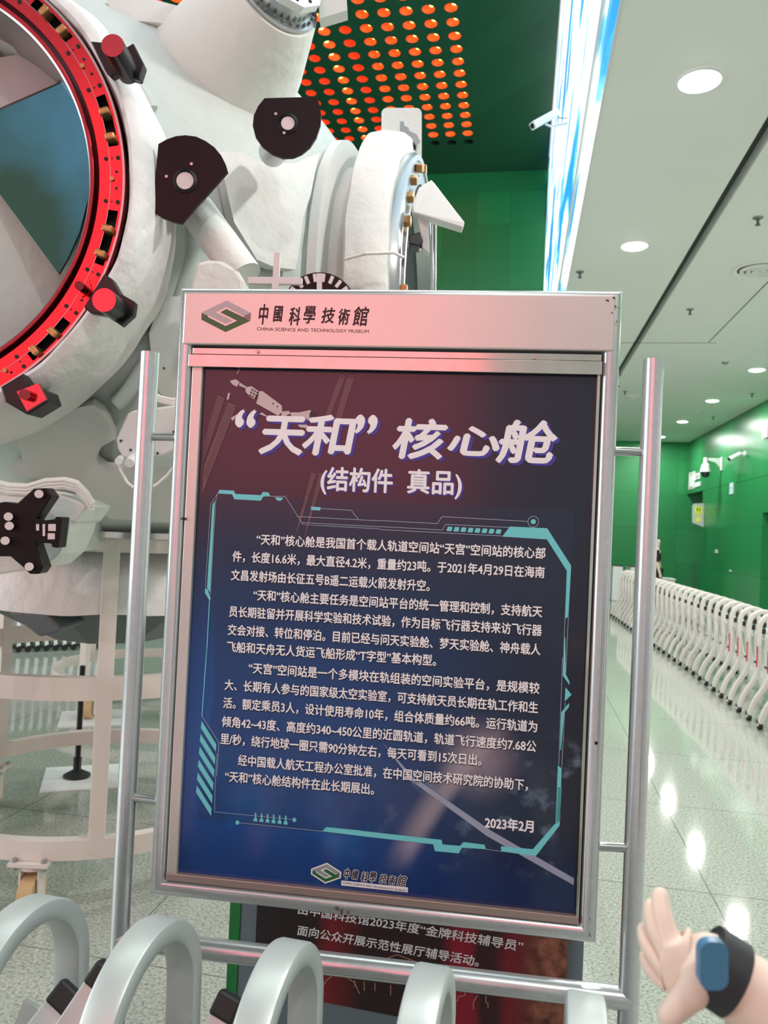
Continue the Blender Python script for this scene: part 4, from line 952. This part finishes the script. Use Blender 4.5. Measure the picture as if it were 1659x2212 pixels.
# three-armed black bracket with pale pads
ab = obj('actuator_arm', prism_px([(-30, 1090), (10, 1084), (36, 1088), (72, 1056), (98, 1054), (112, 1072), (78, 1122), (80, 1126), (116, 1122), (120, 1116), (134, 1118), (126, 1184), (112, 1182), (110, 1174), (76, 1172), (94, 1226), (84, 1240), (64, 1240), (50, 1226), (22, 1202), (-30, 1202)], 2.36, 0.06), M_plate, mod, bevel=0.004)
for u, v in ((84, 1067), (18, 1116), (20, 1136), (11, 1168), (63, 1224)): obj('arm_pad', MB().cyl(at(u, v, 2.335), at(u, v, 2.36), 9 * 2.34 / F, seg=20), M_pad, ab)
mb = MB()
for q in ((78, 1132, 84, 1146), (92, 1132, 97, 1158), (104, 1132, 120, 1147), (103, 1152, 118, 1165)): mb.prism([at(u, v, 2.357) for u, v in ((q[0], q[1]), (q[2], q[1]), (q[2], q[3]), (q[0], q[3]))], CF * 0.002)
obj('arm_opening', mb, M_pad, ab)
# bottom fabric skirt, dark funnel and underside box
BC = cw(-1.40, 4.0, 0)
obj('bottom_skirt', MB().rev(BC, UP, [(1.235, 0.65), (1.22, 0.79), (1.30, 0.795), (1.40, 0.785), (1.44, 0.75), (1.50, 0.66)], 96, fn=wob(0.012, 6)), M_skirt, mod, smooth=True)
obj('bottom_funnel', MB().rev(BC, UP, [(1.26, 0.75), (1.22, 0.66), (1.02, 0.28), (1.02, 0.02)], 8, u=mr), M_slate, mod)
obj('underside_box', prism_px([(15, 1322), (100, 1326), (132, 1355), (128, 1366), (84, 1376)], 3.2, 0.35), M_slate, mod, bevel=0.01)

# ------------------------------------------------------------------ cradles
def cradle(label, c, posts, casters, jacks):
    g = thing('support_cradle', label, 'support frame', (c.x, c.y, 0))
    R0 = 0.87
    for z0, z1, w_ in ((0.23, 0.31, 0.05), (0.88, 0.975, 0.05), (1.495, 1.555, 0.05)):
        obj('ring_beam', MB().rev(c, UP, [(z0, R0 - w_), (z0, R0), (z1, R0), (z1, R0 - w_)], 72, close=True), M_cream, g)
    obj('top_rail', MB().rev(c, UP, [(1.555, R0 - 0.06), (1.555, R0 + 0.006), (1.58, R0 + 0.006), (1.58, R0 - 0.06)], 72, close=True), M_brushed, g, smooth=True)
    for (x, y) in posts:
        p = c + mr * x + mf * y; rad = (p - c).normalized()
        obj('post', MB().box((p.x, p.y, 0.90), (0.05, 0.066, 1.30), (rad, UP.cross(rad), UP)), M_cream, g, bevel=0.003)
    for (x, y) in casters:
        p = c + mr * x + mf * y
        ca = obj('caster', MB().box((p.x, p.y, 0.222), (0.16, 0.12, 0.014), (mr, mf, UP)).box(p + mr * 0.038 + UP * 0.13, (0.008, 0.07, 0.17), (mr, mf, UP)).box(p - mr * 0.038 + UP * 0.13, (0.008, 0.07, 0.17), (mr, mf, UP)).cyl(p + UP * 0.195, p + UP * 0.216, 0.05), M_cream, g)
        obj('wheel', MB().cyl(p - mr * 0.029 + UP * 0.085, p + mr * 0.029 + UP * 0.085, 0.082, seg=32), M_wheel, ca, smooth=True)
        for sx in (-0.06, 0.06):
            for sy in (-0.04, 0.04): obj('bolt', MB().cyl(p + mr * sx + mf * sy + UP * 0.195, p + mr * sx + mf * sy + UP * 0.242, 0.011, seg=6), M_steel, ca)
    for (x, y) in jacks:
        p = c + mr * x + mf * y
        jk = obj('levelling_jack', MB().cyl(p + UP * 0.03, p + UP * 0.70, 0.017, seg=16).cyl(p + UP * 0.05, p + UP * 0.13, 0.024, seg=6).cyl(p + UP * 0.215, p + UP * 0.23, 0.036, 0.02, seg=6), M_black, g, smooth=True)
        obj('foot_pad', MB().rev(p, UP, [(0.012, 0.001), (0.012, 0.08), (0.022, 0.08), (0.05, 0.03), (0.05, 0.001)], 32), M_rubber, jk, smooth=True)
        obj('jack_bracket', MB().box(p + UP * 0.27, (0.10, 0.10, 0.07), (mr, mf, UP)), M_cream, jk, bevel=0.004)
    return g
cA = cradle('cream wheeled support frame with round beams under the white module', BC, [(0.27, -0.80), (-0.74, 0.40), (0.80, 0.2), (0.3, 0.78)], [(0.03, -0.84), (-0.70, 0.27), (0.84, 0.1)], [(-0.44, 0.80), (0.6, 0.62)])
BC2 = cw(-2.02, 7.0, 0)
cB = cradle('second cream wheeled support frame farther back under the module', BC2, [(-0.35, -0.78), (0.62, -0.6), (-0.74, 0.40), (0.5, 0.7)], [(-0.27, -0.82), (0.83, -0.1)], [(0.46, -0.72)])
obj('brace', MB().box(BC2 + mr * 0.0 + mf * -0.84 + UP * 1.22, (0.7, 0.04, 0.05), ((mr + UP).normalized(), mf, (UP - mr).normalized())), M_cream, cB)
# rear barrel of the module over the second cradle, hidden behind the node from here
obj('rear_barrel', MB().rev(cw(-1.9, 5.0, 2.72), mf, [(0.0, 0.9), (0.2, 1.15), (2.9, 1.15), (3.1, 0.9), (3.1, 0.01)], 64), M_hull, mod, smooth=True)
# steel floor plates
for label, p, sz, grp in (('pale square floor plate under the black levelling jack foot', BC + mr * -0.40 + mf * 0.80, 0.46, None), ('pale square floor plate under the rear caster wheel', BC2 + mr * -0.25 + mf * -0.80, 0.5, None), ('pale square floor plate partly behind the stand frame, under a rear jack', BC2 + mr * 0.5 + mf * -0.72, 0.44, None)):
    o = obj('floor_plate', MB().box(p + UP * 0.005, (sz, sz, 0.01), ((mr + mf * 0.35).normalized(), (mf - mr * 0.35).normalized(), UP)), M_white, bevel=0.001); tag(o, label, 'floor plate')
for c_ in (cA, cB): pass

# ------------------------------------------------------------------ lights in the corridor ceiling
def downlight(x, y, label, power):
    t_ = thing('ceiling_downlight', label, 'ceiling light', (x, y, ZC), group='round white corridor downlights')
    obj('rim', MB().rev((0, 0, 0), UP, [(-0.001, 0.135), (-0.012, 0.135), (-0.014, 0.125), (-0.002, 0.115)], 40), M_trimring, t_, local=True, smooth=True)
    obj('diffuser', MB().rev((0, 0, 0), UP, [(-0.002, 0.118), (-0.016, 0.112), (-0.026, 0.09), (-0.032, 0.05), (-0.034, 0.001)], 40), M_lamp, t_, local=True, smooth=True)  # dome shape added so the lamp throws a halo on the ceiling
    l = area('downlight', (x, y, ZC - 0.045), (x, y, 0), 0.22, 0.22, power, (1.0, 0.985, 0.965), 'DISK')
    return t_
LAB = {(0.97, 4.91): 'largest round downlight, between the glowing mural and the dark ceiling slot', (0.97, 7.66): 'mid-sized round downlight between the mural and the slot, above the stand corner',
       (3.67, 13.25): 'round downlight of the far row, nearest to the smoke detector', (3.67, 16.19): 'round downlight of the far row, second along from the smoke detector',
       (3.67, 19.08): 'round downlight of the far row, third along from the smoke detector', (3.67, 21.98): 'smallest farthest round downlight, touching the stand post'}
for (x, y), lb in LAB.items(): downlight(x, y, lb, 62)
for i, (x, y) in enumerate(((0.97, 2.1), (0.97, 10.4), (0.97, 13.2), (0.97, 16.1), (0.97, -0.8), (3.67, 10.35), (3.67, 7.45), (3.67, 4.5))):
    area('downlight', (x, y, ZC - 0.02), (x, y, 0), 0.22, 0.22, 62, (1.0, 0.985, 0.965), 'DISK')

# hall ceiling: recessed cans with an orange glow put into their walls, some with a lamp
can = {}
def can_mesh(lx):
    ca = MB().rev((0, 0, 0), UP, [(0.004, HR * 0.99), (0.17, HR * 0.99), (0.17, 0.002)], 24)
    la = MB().cyl((lx, 0.01, 0.09), (lx, 0.01, 0.165), 0.05, seg=16) if lx is not None else None
    return ca, la
protos = {}
for i in range(NCOL):
    for j in range(-1, NROW):
        x, y = HX - i * PX, HY + j * PY; u, v, d = proj((x, y, ZH))
        if not (-20 < u < W + 20 and -30 < v < H): continue
        if u < 300 or (480 < u < 600 and v < 40) or (u < 480 and v > 60) or (480 <= u < 620): continue
        kind = 'off' if j == NROW - 1 else (0 if i < 3 else (1 if i < 5 else (2 if (i * 7 + j * 3) % 3 else 3)))
        lb = 'orange-lit round ceiling hole, %s row from the far end, %s column from the mural' % (ORD[NROW - 1 - j], ORD[i])
        if kind == 'off': lb = 'dark unlit round ceiling hole, far-end row, %s column from the mural' % ORD[i]
        if kind not in protos:
            r = thing('hall_downlight', lb, 'ceiling light', (x, y, ZH), group='holes of the green hall ceiling')
            ca, la = can_mesh({'off': None, 0: 0.07, 1: 0.085, 2: None, 3: -0.08}[kind])
            obj('can', ca, M_unlit if kind == 'off' else M_can, r, local=True, smooth=True)
            if la: obj('lamp', la, M_warm, r, local=True)
            protos[kind] = r
        else: dup(protos[kind], (x, y, ZH), label=lb)

# ------------------------------------------------------------------ small ceiling fittings
def sprinkler(x, y, label):
    t_ = thing('sprinkler', label, 'sprinkler', (x, y, ZC))
    obj('rosette', MB().cyl((0, 0, -0.012), (0, 0, 0), 0.035, 0.045, seg=20), M_gasket, t_, local=True, smooth=True)
    obj('nozzle', MB().cyl((0, 0, -0.06), (0, 0, -0.012), 0.012, seg=12).cyl((0, 0, -0.068), (0, 0, -0.06), 0.022, seg=12), M_slate, t_, local=True)
for x, y, lb in ((1.92, 7.06, 'largest ceiling sprinkler, above the large round air vent'), (1.93, 9.82, 'ceiling sprinkler right of the dark slot, left of the air vent'), (1.87, 15.31, 'small ceiling sprinkler between the stand frame and its right post'),
                 (4.19, 15.38, 'ceiling sprinkler at far right close to the green wall top'), (4.18, 18.3, 'farthest ceiling sprinkler near the green wall corner'), (0.51, 8.4, 'pale ceiling sprinkler just right of the glowing mural')): sprinkler(x, y, lb)
for x, y, lb in ((3.04, 12.66, 'white smoke detector left of the far-row downlight'), (3.76, 17.7, 'small yellowed smoke detector between two far downlights')):
    t_ = thing('smoke_detector', lb, 'smoke detector', (x, y, ZC))
    obj('base', MB().cyl((0, 0, -0.02), (0, 0, 0), 0.07, seg=28), M_trimring, t_, local=True, smooth=True); obj('sensor', MB().cyl((0, 0, -0.05), (0, 0, -0.02), 0.03, 0.055, seg=24), M_cream if y > 15 else M_gasket, t_, local=True, smooth=True)
for x, y, r, lb in ((2.32, 8.4, 0.27, 'large round ceiling air vent nearest to the dark ceiling slot'), (2.12, 15.9, 0.2, 'small distant round air vent close to the stand post')):
    t_ = thing('air_vent', lb, 'air vent', (x, y, ZC))
    obj('rim', MB().rev((0, 0, 0), UP, [(0, r), (-0.012, r), (-0.02, r * 0.92), (-0.004, r * 0.8)], 48), M_trimring, t_, local=True, smooth=True)
    obj('throat', MB().cyl((0, 0, -0.003), (0, 0, 0), r * 0.82, seg=40), M_slot, t_, local=True)
    for q in (0.72, 0.5, 0.28): obj('vane', MB().rev((0, 0, 0), UP, [(-0.006, r * q), (-0.03, r * (q - 0.02)), (-0.034, r * (q - 0.10)), (-0.01, r * (q - 0.16))], 40), M_trimring, t_, local=True, smooth=True)

# ------------------------------------------------------------------ cameras, signs and fittings on walls
dB = 9.2
t_ = thing('bullet_camera', 'white bullet security camera mounted on the glowing mural', 'security camera', at(1180, 262, dB))
a, b = at(1150, 272, dB - 0.1), at(1203, 243, dB + 0.05); ax_ = (b - a).normalized()
obj('housing', MB().box((a + b) / 2, ((b - a).length, 0.10, 0.085), (ax_, frame(ax_)[1], frame(ax_)[2])), M_cameraw, t_, bevel=0.012)
obj('lens', MB().cyl(a - ax_ * 0.004, a + ax_ * 0.02, 0.032), M_smoke, t_)
pm = at(1178, 268, dB); wl = Vector((0.345, pm.y, pm.z)); obj('arm', MB().tube([pm, at(1190, 273, dB), wl], 0.014), M_cameraw, t_)
obj('cable', MB().tube([b, b + Vector((0.03, 0, -0.07)), wl + Vector((0, 0.02, 0.07))], 0.005, 6), M_rubber, t_)
# dome camera on the right wall
py, pz = 19.3, 3.55
t_ = thing('dome_camera', 'white dome security camera with dark globe on the green wall', 'security camera', (XW, py, pz))
obj('wall_plate', MB().box((XW - 0.02, py, pz - 0.02), (0.04, 0.14, 0.32)), M_cameraw, t_, bevel=0.008)
obj('arm', MB().prism([(XW - 0.02, py - 0.03, pz + 0.11), (XW - 0.34, py - 0.03, pz + 0.11), (XW - 0.38, py - 0.03, pz + 0.06), (XW - 0.28, py - 0.03, pz + 0.04), (XW - 0.15, py - 0.03, pz), (XW - 0.02, py - 0.03, pz - 0.15)], (0, 0.06, 0)), M_cameraw, t_, bevel=0.008)
cx_ = XW - 0.37
obj('housing', MB().rev((cx_, py, 0), UP, [(pz + 0.12, 0.002), (pz + 0.12, 0.05), (pz - 0.02, 0.055), (pz - 0.05, 0.09), (pz - 0.20, 0.12), (pz - 0.22, 0.13), (pz - 0.225, 0.002)], 32), M_cameraw, t_, smooth=True)
obj('globe', MB().sphere((cx_, py, pz - 0.25), 0.10, 24, 14, (1, 1, 1.1)), M_smoke, t_, smooth=True)
py, pz = 17.4, 3.58
t_ = thing('bullet_camera', 'small white bullet security camera on the green wall, right of the dome camera', 'security camera', (XW, py, pz))
obj('wall_plate', MB().cyl((XW - 0.03, py, pz), (XW, py, pz), 0.06), M_cameraw, t_, smooth=True)
e1 = Vector((XW - 0.10, py, pz)); e2 = Vector((XW - 0.33, py - 0.05, pz - 0.13)); obj('arm', MB().tube([(XW - 0.02, py, pz), e1], 0.025), M_cameraw, t_, smooth=True)
obj('housing', MB().cyl(e1, e2, 0.05), M_cameraw, t_, smooth=True); obj('lens', MB().cyl(e2, e2 + (e2 - e1).normalized() * 0.01, 0.044), M_smoke, t_)
def wy(u, v): p = onplane(u, v, (XW - 0.02, 0, 0), Vector((1, 0, 0))); return p.y, p.z
def wplate(nm, lb, cat, quad, m, th=0.02, marks=(), mm=None):
    P = [wy(u, v) for u, v in quad]; y0, y1 = min(p[0] for p in P), max(p[0] for p in P); z0, z1 = min(p[1] for p in P), max(p[1] for p in P)
    t_ = thing(nm, lb, cat, (XW, (y0 + y1) / 2, z0))
    pnl = obj('panel', MB().box((XW - th / 2, (y0 + y1) / 2, (z0 + z1) / 2), (th, y1 - y0, z1 - z0)), m, t_, bevel=0.004)
    if marks:
        mb = MB()
        for (a0, b0, a1, b1) in marks: mb.box((XW - th - 0.001, y1 - (a0 + a1) / 2 * (y1 - y0), z0 + (b0 + b1) / 2 * (z1 - z0)), (0.002, abs(a1 - a0) * (y1 - y0), abs(b1 - b0) * (z1 - z0)))
        obj('marking', mb, mm or M_slate, pnl)
    return t_
wplate('direction_sign', 'tall narrow white sign plate high on the green wall corner', 'sign', ((1488, 1022), (1499, 1055)), M_white, marks=((0.15, 0.88, 0.85, 0.93), (0.25, 0.78, 0.7, 0.81), (0.15, 0.06, 0.85, 0.11)))
wplate('pictogram_sign', 'square white pictogram sign beside the tall white sign plate', 'sign', ((1501, 1024), (1511, 1034)), M_white, marks=((0.2, 0.7, 0.8, 0.8), (0.25, 0.3, 0.45, 0.6), (0.55, 0.3, 0.75, 0.6), (0.3, 0.12, 0.7, 0.2)))
wplate('name_sign', 'short wide white sign plate below the square pictogram sign', 'sign', ((1501, 1043), (1512, 1050)), M_white)
wplate('wall_notice', 'small pale blue notice on the green wall below the bullet camera', 'notice', ((1576, 1044), (1582, 1067)), mat('pale_blue_paper', (206, 228, 236), rough=0.5), marks=((0.35, 0.52, 0.65, 0.6), (0.3, 0.22, 0.7, 0.25), (0.3, 0.38, 0.6, 0.40)))
wplate('power_socket', 'small white socket plate low on the green wall', 'socket', ((1544, 1187), (1548, 1195)), M_white, marks=((0.3, 0.4, 0.7, 0.6),))
wplate('wall_fixture', 'tiny white fitting lowest on the green wall, left of the dark doorway', 'wall fitting', ((1575, 1231), (1578, 1235)), M_white)
wplate('wall_light', 'white box light high on the green wall above the bullet camera', 'wall light', ((1653, 924), (1664, 944)), M_white, th=0.08)
# projecting blade sign at the corner
cB_ = at(1507, 1110, 20.9)
bs = thing('blade_sign', 'white projecting sign with yellow figures under the bulkhead corner', 'sign', (XW, 20.9, 2.05))
obj('panel', MB().prism([(XW, 20.95, 2.04), (XW - 0.28, 20.95, 2.14), (XW - 0.29, 20.95, 2.58), (XW - 0.25, 20.95, 2.64), (XW, 20.95, 2.66)], (0, 0.05, 0)), mat('sign_grey', (186, 196, 192), rough=0.4), bs, bevel=0.004)
mb = MB(); yy = 20.945
mb.box((XW - 0.14, yy, 2.49), (0.18, 0.006, 0.16)).box((XW - 0.14, yy, 2.385), (0.24, 0.006, 0.02)).box((XW - 0.14, yy, 2.345), (0.13, 0.006, 0.035)).cyl((XW - 0.14, yy + 0.003, 2.23), (XW - 0.14, yy - 0.003, 2.23), 0.066)
obj('yellow_marking', mb, M_yellow, bs)
mb = MB()
for dx in (-0.03, 0.03): mb.cyl((XW - 0.14 + dx, yy - 0.004, 2.53), (XW - 0.14 + dx, yy - 0.006, 2.53), 0.014, seg=12).box((XW - 0.14 + dx, yy - 0.005, 2.48), (0.03, 0.002, 0.07))
obj('figure_marking', mb, M_green, bs)
obj('back_leaf', MB().prism([(XW - 0.30, 21.3, 2.10), (XW - 0.33, 21.3, 2.56), (XW - 0.27, 21.3, 2.60), (XW - 0.24, 21.3, 2.12)], (0, 0.03, 0)), M_green, bs)

# ------------------------------------------------------------------ far end: desks, box, person
for i, (x, lb) in enumerate(((2.55, 'leftmost pale turnstile cabinet behind the far end of the barrier'), (3.0, 'middle pale turnstile cabinet behind the far end of the barrier'), (3.4, 'rightmost pale turnstile cabinet behind the far end of the barrier'))):
    t_ = thing('turnstile', lb, 'turnstile', (x, 21.4, 0))
    obj('cabinet', MB().box((0, 0, 0.46), (0.26, 1.0, 0.92)), M_white, t_, local=True, bevel=0.02); obj('top_panel', MB().box((0, 0, 0.93), (0.27, 1.02, 0.03)), M_smoke, t_, local=True, bevel=0.005)
def figure(name, label, loc, rz, pts, edges, radii, m, parts):
    t_ = thing(name, label, 'person', loc, rz)
    def skin(nm, P, E_, Rr, mm):
        me = bpy.data.meshes.new(nm); me.from_pydata(P, E_, []); me.update(); o = bpy.data.objects.new(nm, me); COL.objects.link(o); o.parent = t_; me.materials.append(mm)
        md = o.modifiers.new('skin', 'SKIN'); me.skin_vertices[0].data[0].use_root = True
        for i, r in enumerate(Rr):
            sv = me.skin_vertices[0].data[i]; sv.radius = r if isinstance(r, tuple) else (r, r)
        s_ = o.modifiers.new('sub', 'SUBSURF'); s_.levels = 2; s_.render_levels = 2; md.use_smooth_shade = True
        return o
    skin('body', pts, edges, radii, m)
    for nm, P, E_, Rr, mm in parts: skin(nm, P, E_, Rr, mm)
    return t_
# standing visitor far away, mostly hidden behind the stand post
PT = [(0, 0, .95), (0, 0, 1.15), (0, 0, 1.38), (0, 0, 1.47), (0, -.01, 1.58), (0, -.01, 1.68),
      (.17, 0, 1.38), (.21, .02, 1.12), (.22, -.06, .88), (.22, -.08, .78), (-.17, 0, 1.38), (-.21, .02, 1.12), (-.22, -.06, .88), (-.22, -.08, .78),
      (.09, 0, .90), (.10, -.01, .50), (.10, .02, .10), (.10, -.12, .04), (-.09, 0, .90), (-.10, -.01, .50), (-.10, .02, .10), (-.10, -.12, .04)]
ED = [(0, 1), (1, 2), (2, 3), (3, 4), (4, 5), (2, 6), (6, 7), (7, 8), (8, 9), (2, 10), (10, 11), (11, 12), (12, 13), (0, 14), (14, 15), (15, 16), (16, 17), (0, 18), (18, 19), (19, 20), (20, 21)]
RA = [.13, .12, .12, .05, .085, .075, .055, .042, .03, .035, .055, .042, .03, .035, .085, .055, .038, .035, .085, .055, .038, .035]
SH = ([PT[i] for i in (0, 1, 2, 6, 7, 10, 11)], [(0, 1), (1, 2), (2, 3), (3, 4), (2, 5), (5, 6)], [(.16, .12), (.15, .115), (.16, .12), .075, .068, .075, .068])
TRS = ([PT[i] for i in (0, 14, 15, 16, 18, 19, 20)], [(0, 1), (1, 2), (2, 3), (0, 4), (4, 5), (5, 6)], [.14, .10, .075, .06, .10, .075, .06])
HA = ([(0, .02, 1.66), (0, .03, 1.73)], [(0, 1)], [.095, .06])
pf = onplane(1411, 1200, (0, 18.6, 0), Vector((0, 1, 0)))
pxp = pf.x + 0.07
figure('person', 'distant person in black short-sleeved shirt standing behind the stand post', (pxp, 18.6, 0), math.radians(90), PT, ED, RA, M_skin, [('shirt', *SH, M_shirt), ('trousers', *TRS, M_trouser), ('hair', *HA, M_hair)])
q0 = onplane(1427, 1257, (0, 18.9, 0), Vector((0, 1, 0)))
t_ = thing('reception_desk', 'pale beige box-shaped desk beside the distant person', 'desk', (q0.x + 0.12, 19.2, 0))
zt_ = q0.z + 0.07
obj('body', MB().box((0, 0, zt_ / 2), (0.42, 0.5, zt_)), M_cream, t_, local=True, bevel=0.01); obj('top', MB().box((0, 0, zt_), (0.46, 0.54, 0.03)), M_white, t_, local=True)

# ------------------------------------------------------------------ passer-by at the lower right, only forearm and hand in view
dh = 0.60
Wr = at(1560, 2100, dh); El = cw(0.50, 0.54, 1.20)
hipc = cw(0.91, 0.30, 0.93)
sh_ = cw(0.74, 0.36, 1.38)
def lc(p): return tuple(Vector(p) - Vector((hipc.x, hipc.y, 0)))
K = {}
pts = []; eds = []; rad = []
def V(p, r, par=None):
    pts.append(lc(p)); rad.append(r); i = len(pts) - 1
    if par is not None: eds.append((par, i))
    return i
pel = V(hipc, .12); ch = V(cw(0.91, 0.30, 1.20), .12, pel); nk0 = V(cw(0.91, 0.30, 1.40), .10, ch); nk = V(cw(0.91, 0.29, 1.49), .048, nk0); hd_ = V(cw(0.90, 0.28, 1.60), .082, nk); V(cw(0.91, 0.28, 1.69), .078, hd_); V(cw(0.80, 0.28, 1.605), .016, hd_); V(cw(0.84, 0.28, 1.535), .03, hd_); V(cw(0.91, 0.19, 1.61), .018, hd_); V(cw(0.91, 0.37, 1.61), .018, hd_)
s1 = V(sh_, .055, nk0); e1 = V(El, .042, s1); fm = V(Wr * 0.5 + El * 0.5, .037, e1); w1 = V(Wr, .027, fm)
s2 = V(cw(1.02, 0.26, 1.38), .055, nk0); e2_ = V(cw(1.06, 0.24, 1.10), .042, s2); V(cw(1.08, 0.28, .85), .03, e2_)
for sx in (-.09, .09):
    a1 = V(cw(0.91 + sx, 0.30, 0.86), .085, pel); k1 = V(cw(0.91 + sx, 0.31, 0.48), .055, a1); f1 = V(cw(0.91 + sx, 0.29, 0.10), .038, k1); V(cw(0.91 + sx, 0.40, 0.04), .034, f1)
palm = V(at(1500, 2092, dh + 0.005), (.022, .030), w1); kn = V(at(1462, 2080, dh + 0.01), (.016, .034), palm)
for (b, m1, m2, tp_, r) in (((1452, 2035), (1432, 1985), (1425, 1945), (1428, 1915), .0085), ((1446, 2062), (1418, 2015), (1408, 1972), (1410, 1938), .0088), ((1440, 2092), (1408, 2056), (1394, 2020), (1392, 1990), .0085), ((1440, 2120), (1412, 2100), (1398, 2076), (1392, 2052), .0075)):
    i0 = V(at(*b, dh + 0.012), .0105, kn); i1 = V(at(*m1, dh + 0.02), r, i0); i2 = V(at(*m2, dh + 0.03), r * .92, i1); V(at(*tp_, dh + 0.036), r * .75, i2)
t1_ = V(at(1490, 2150, dh - 0.01), .013, palm); t2_ = V(at(1455, 2185, dh - 0.005), .0105, t1_); V(at(1428, 2212, dh + 0.0), .0085, t2_)
SHp = ([lc(hipc), lc(cw(0.91, 0.30, 1.20)), lc(cw(0.91, 0.30, 1.40)), lc(sh_), lc(sh_ * 0.55 + El * 0.45), lc(cw(1.02, 0.26, 1.38)), lc(cw(1.05, 0.25, 1.20))], [(0, 1), (1, 2), (2, 3), (3, 4), (2, 5), (5, 6)], [.15, .15, .13, .075, .06, .075, .06])
TRp = ([lc(hipc)] + [lc(cw(0.91 + sx, 0.30, z)) for sx in (-.09, .09) for z in (.86, .48, .12)], [(0, 1), (1, 2), (2, 3), (0, 4), (4, 5), (5, 6)], [.14, .10, .075, .06, .10, .075, .06])
HAp = ([lc(cw(0.94, 0.28, 1.64)), lc(cw(0.925, 0.28, 1.71)), lc(cw(0.90, 0.28, 1.745))], [(0, 1), (1, 2)], [.085, .092, .06])
pn = figure('person', 'bare forearm and hand of a passing person wearing a blue watch', (hipc.x, hipc.y, 0), 0, pts, eds, rad, M_skin, [('shirt', *SHp, M_watch), ('trousers', *TRp, M_trouser), ('hair', *HAp, M_hair)])
wa = (Wr - El).normalized(); wc = Wr + wa * 0.002
bd = obj('watch_strap', MB().rev(wc, wa, [(-0.012, 0.0), (-0.012, 0.0295), (0.012, 0.0295), (0.012, 0.0)], 32), M_band, pn, smooth=True)
obj('watch_face', MB().prism([at(u, v, dh - 0.033) for u, v in rrect(1512, 2035, 1574, 2140, 24)], CF * 0.008), M_watch, bd)
print('objects', len(bpy.data.objects))
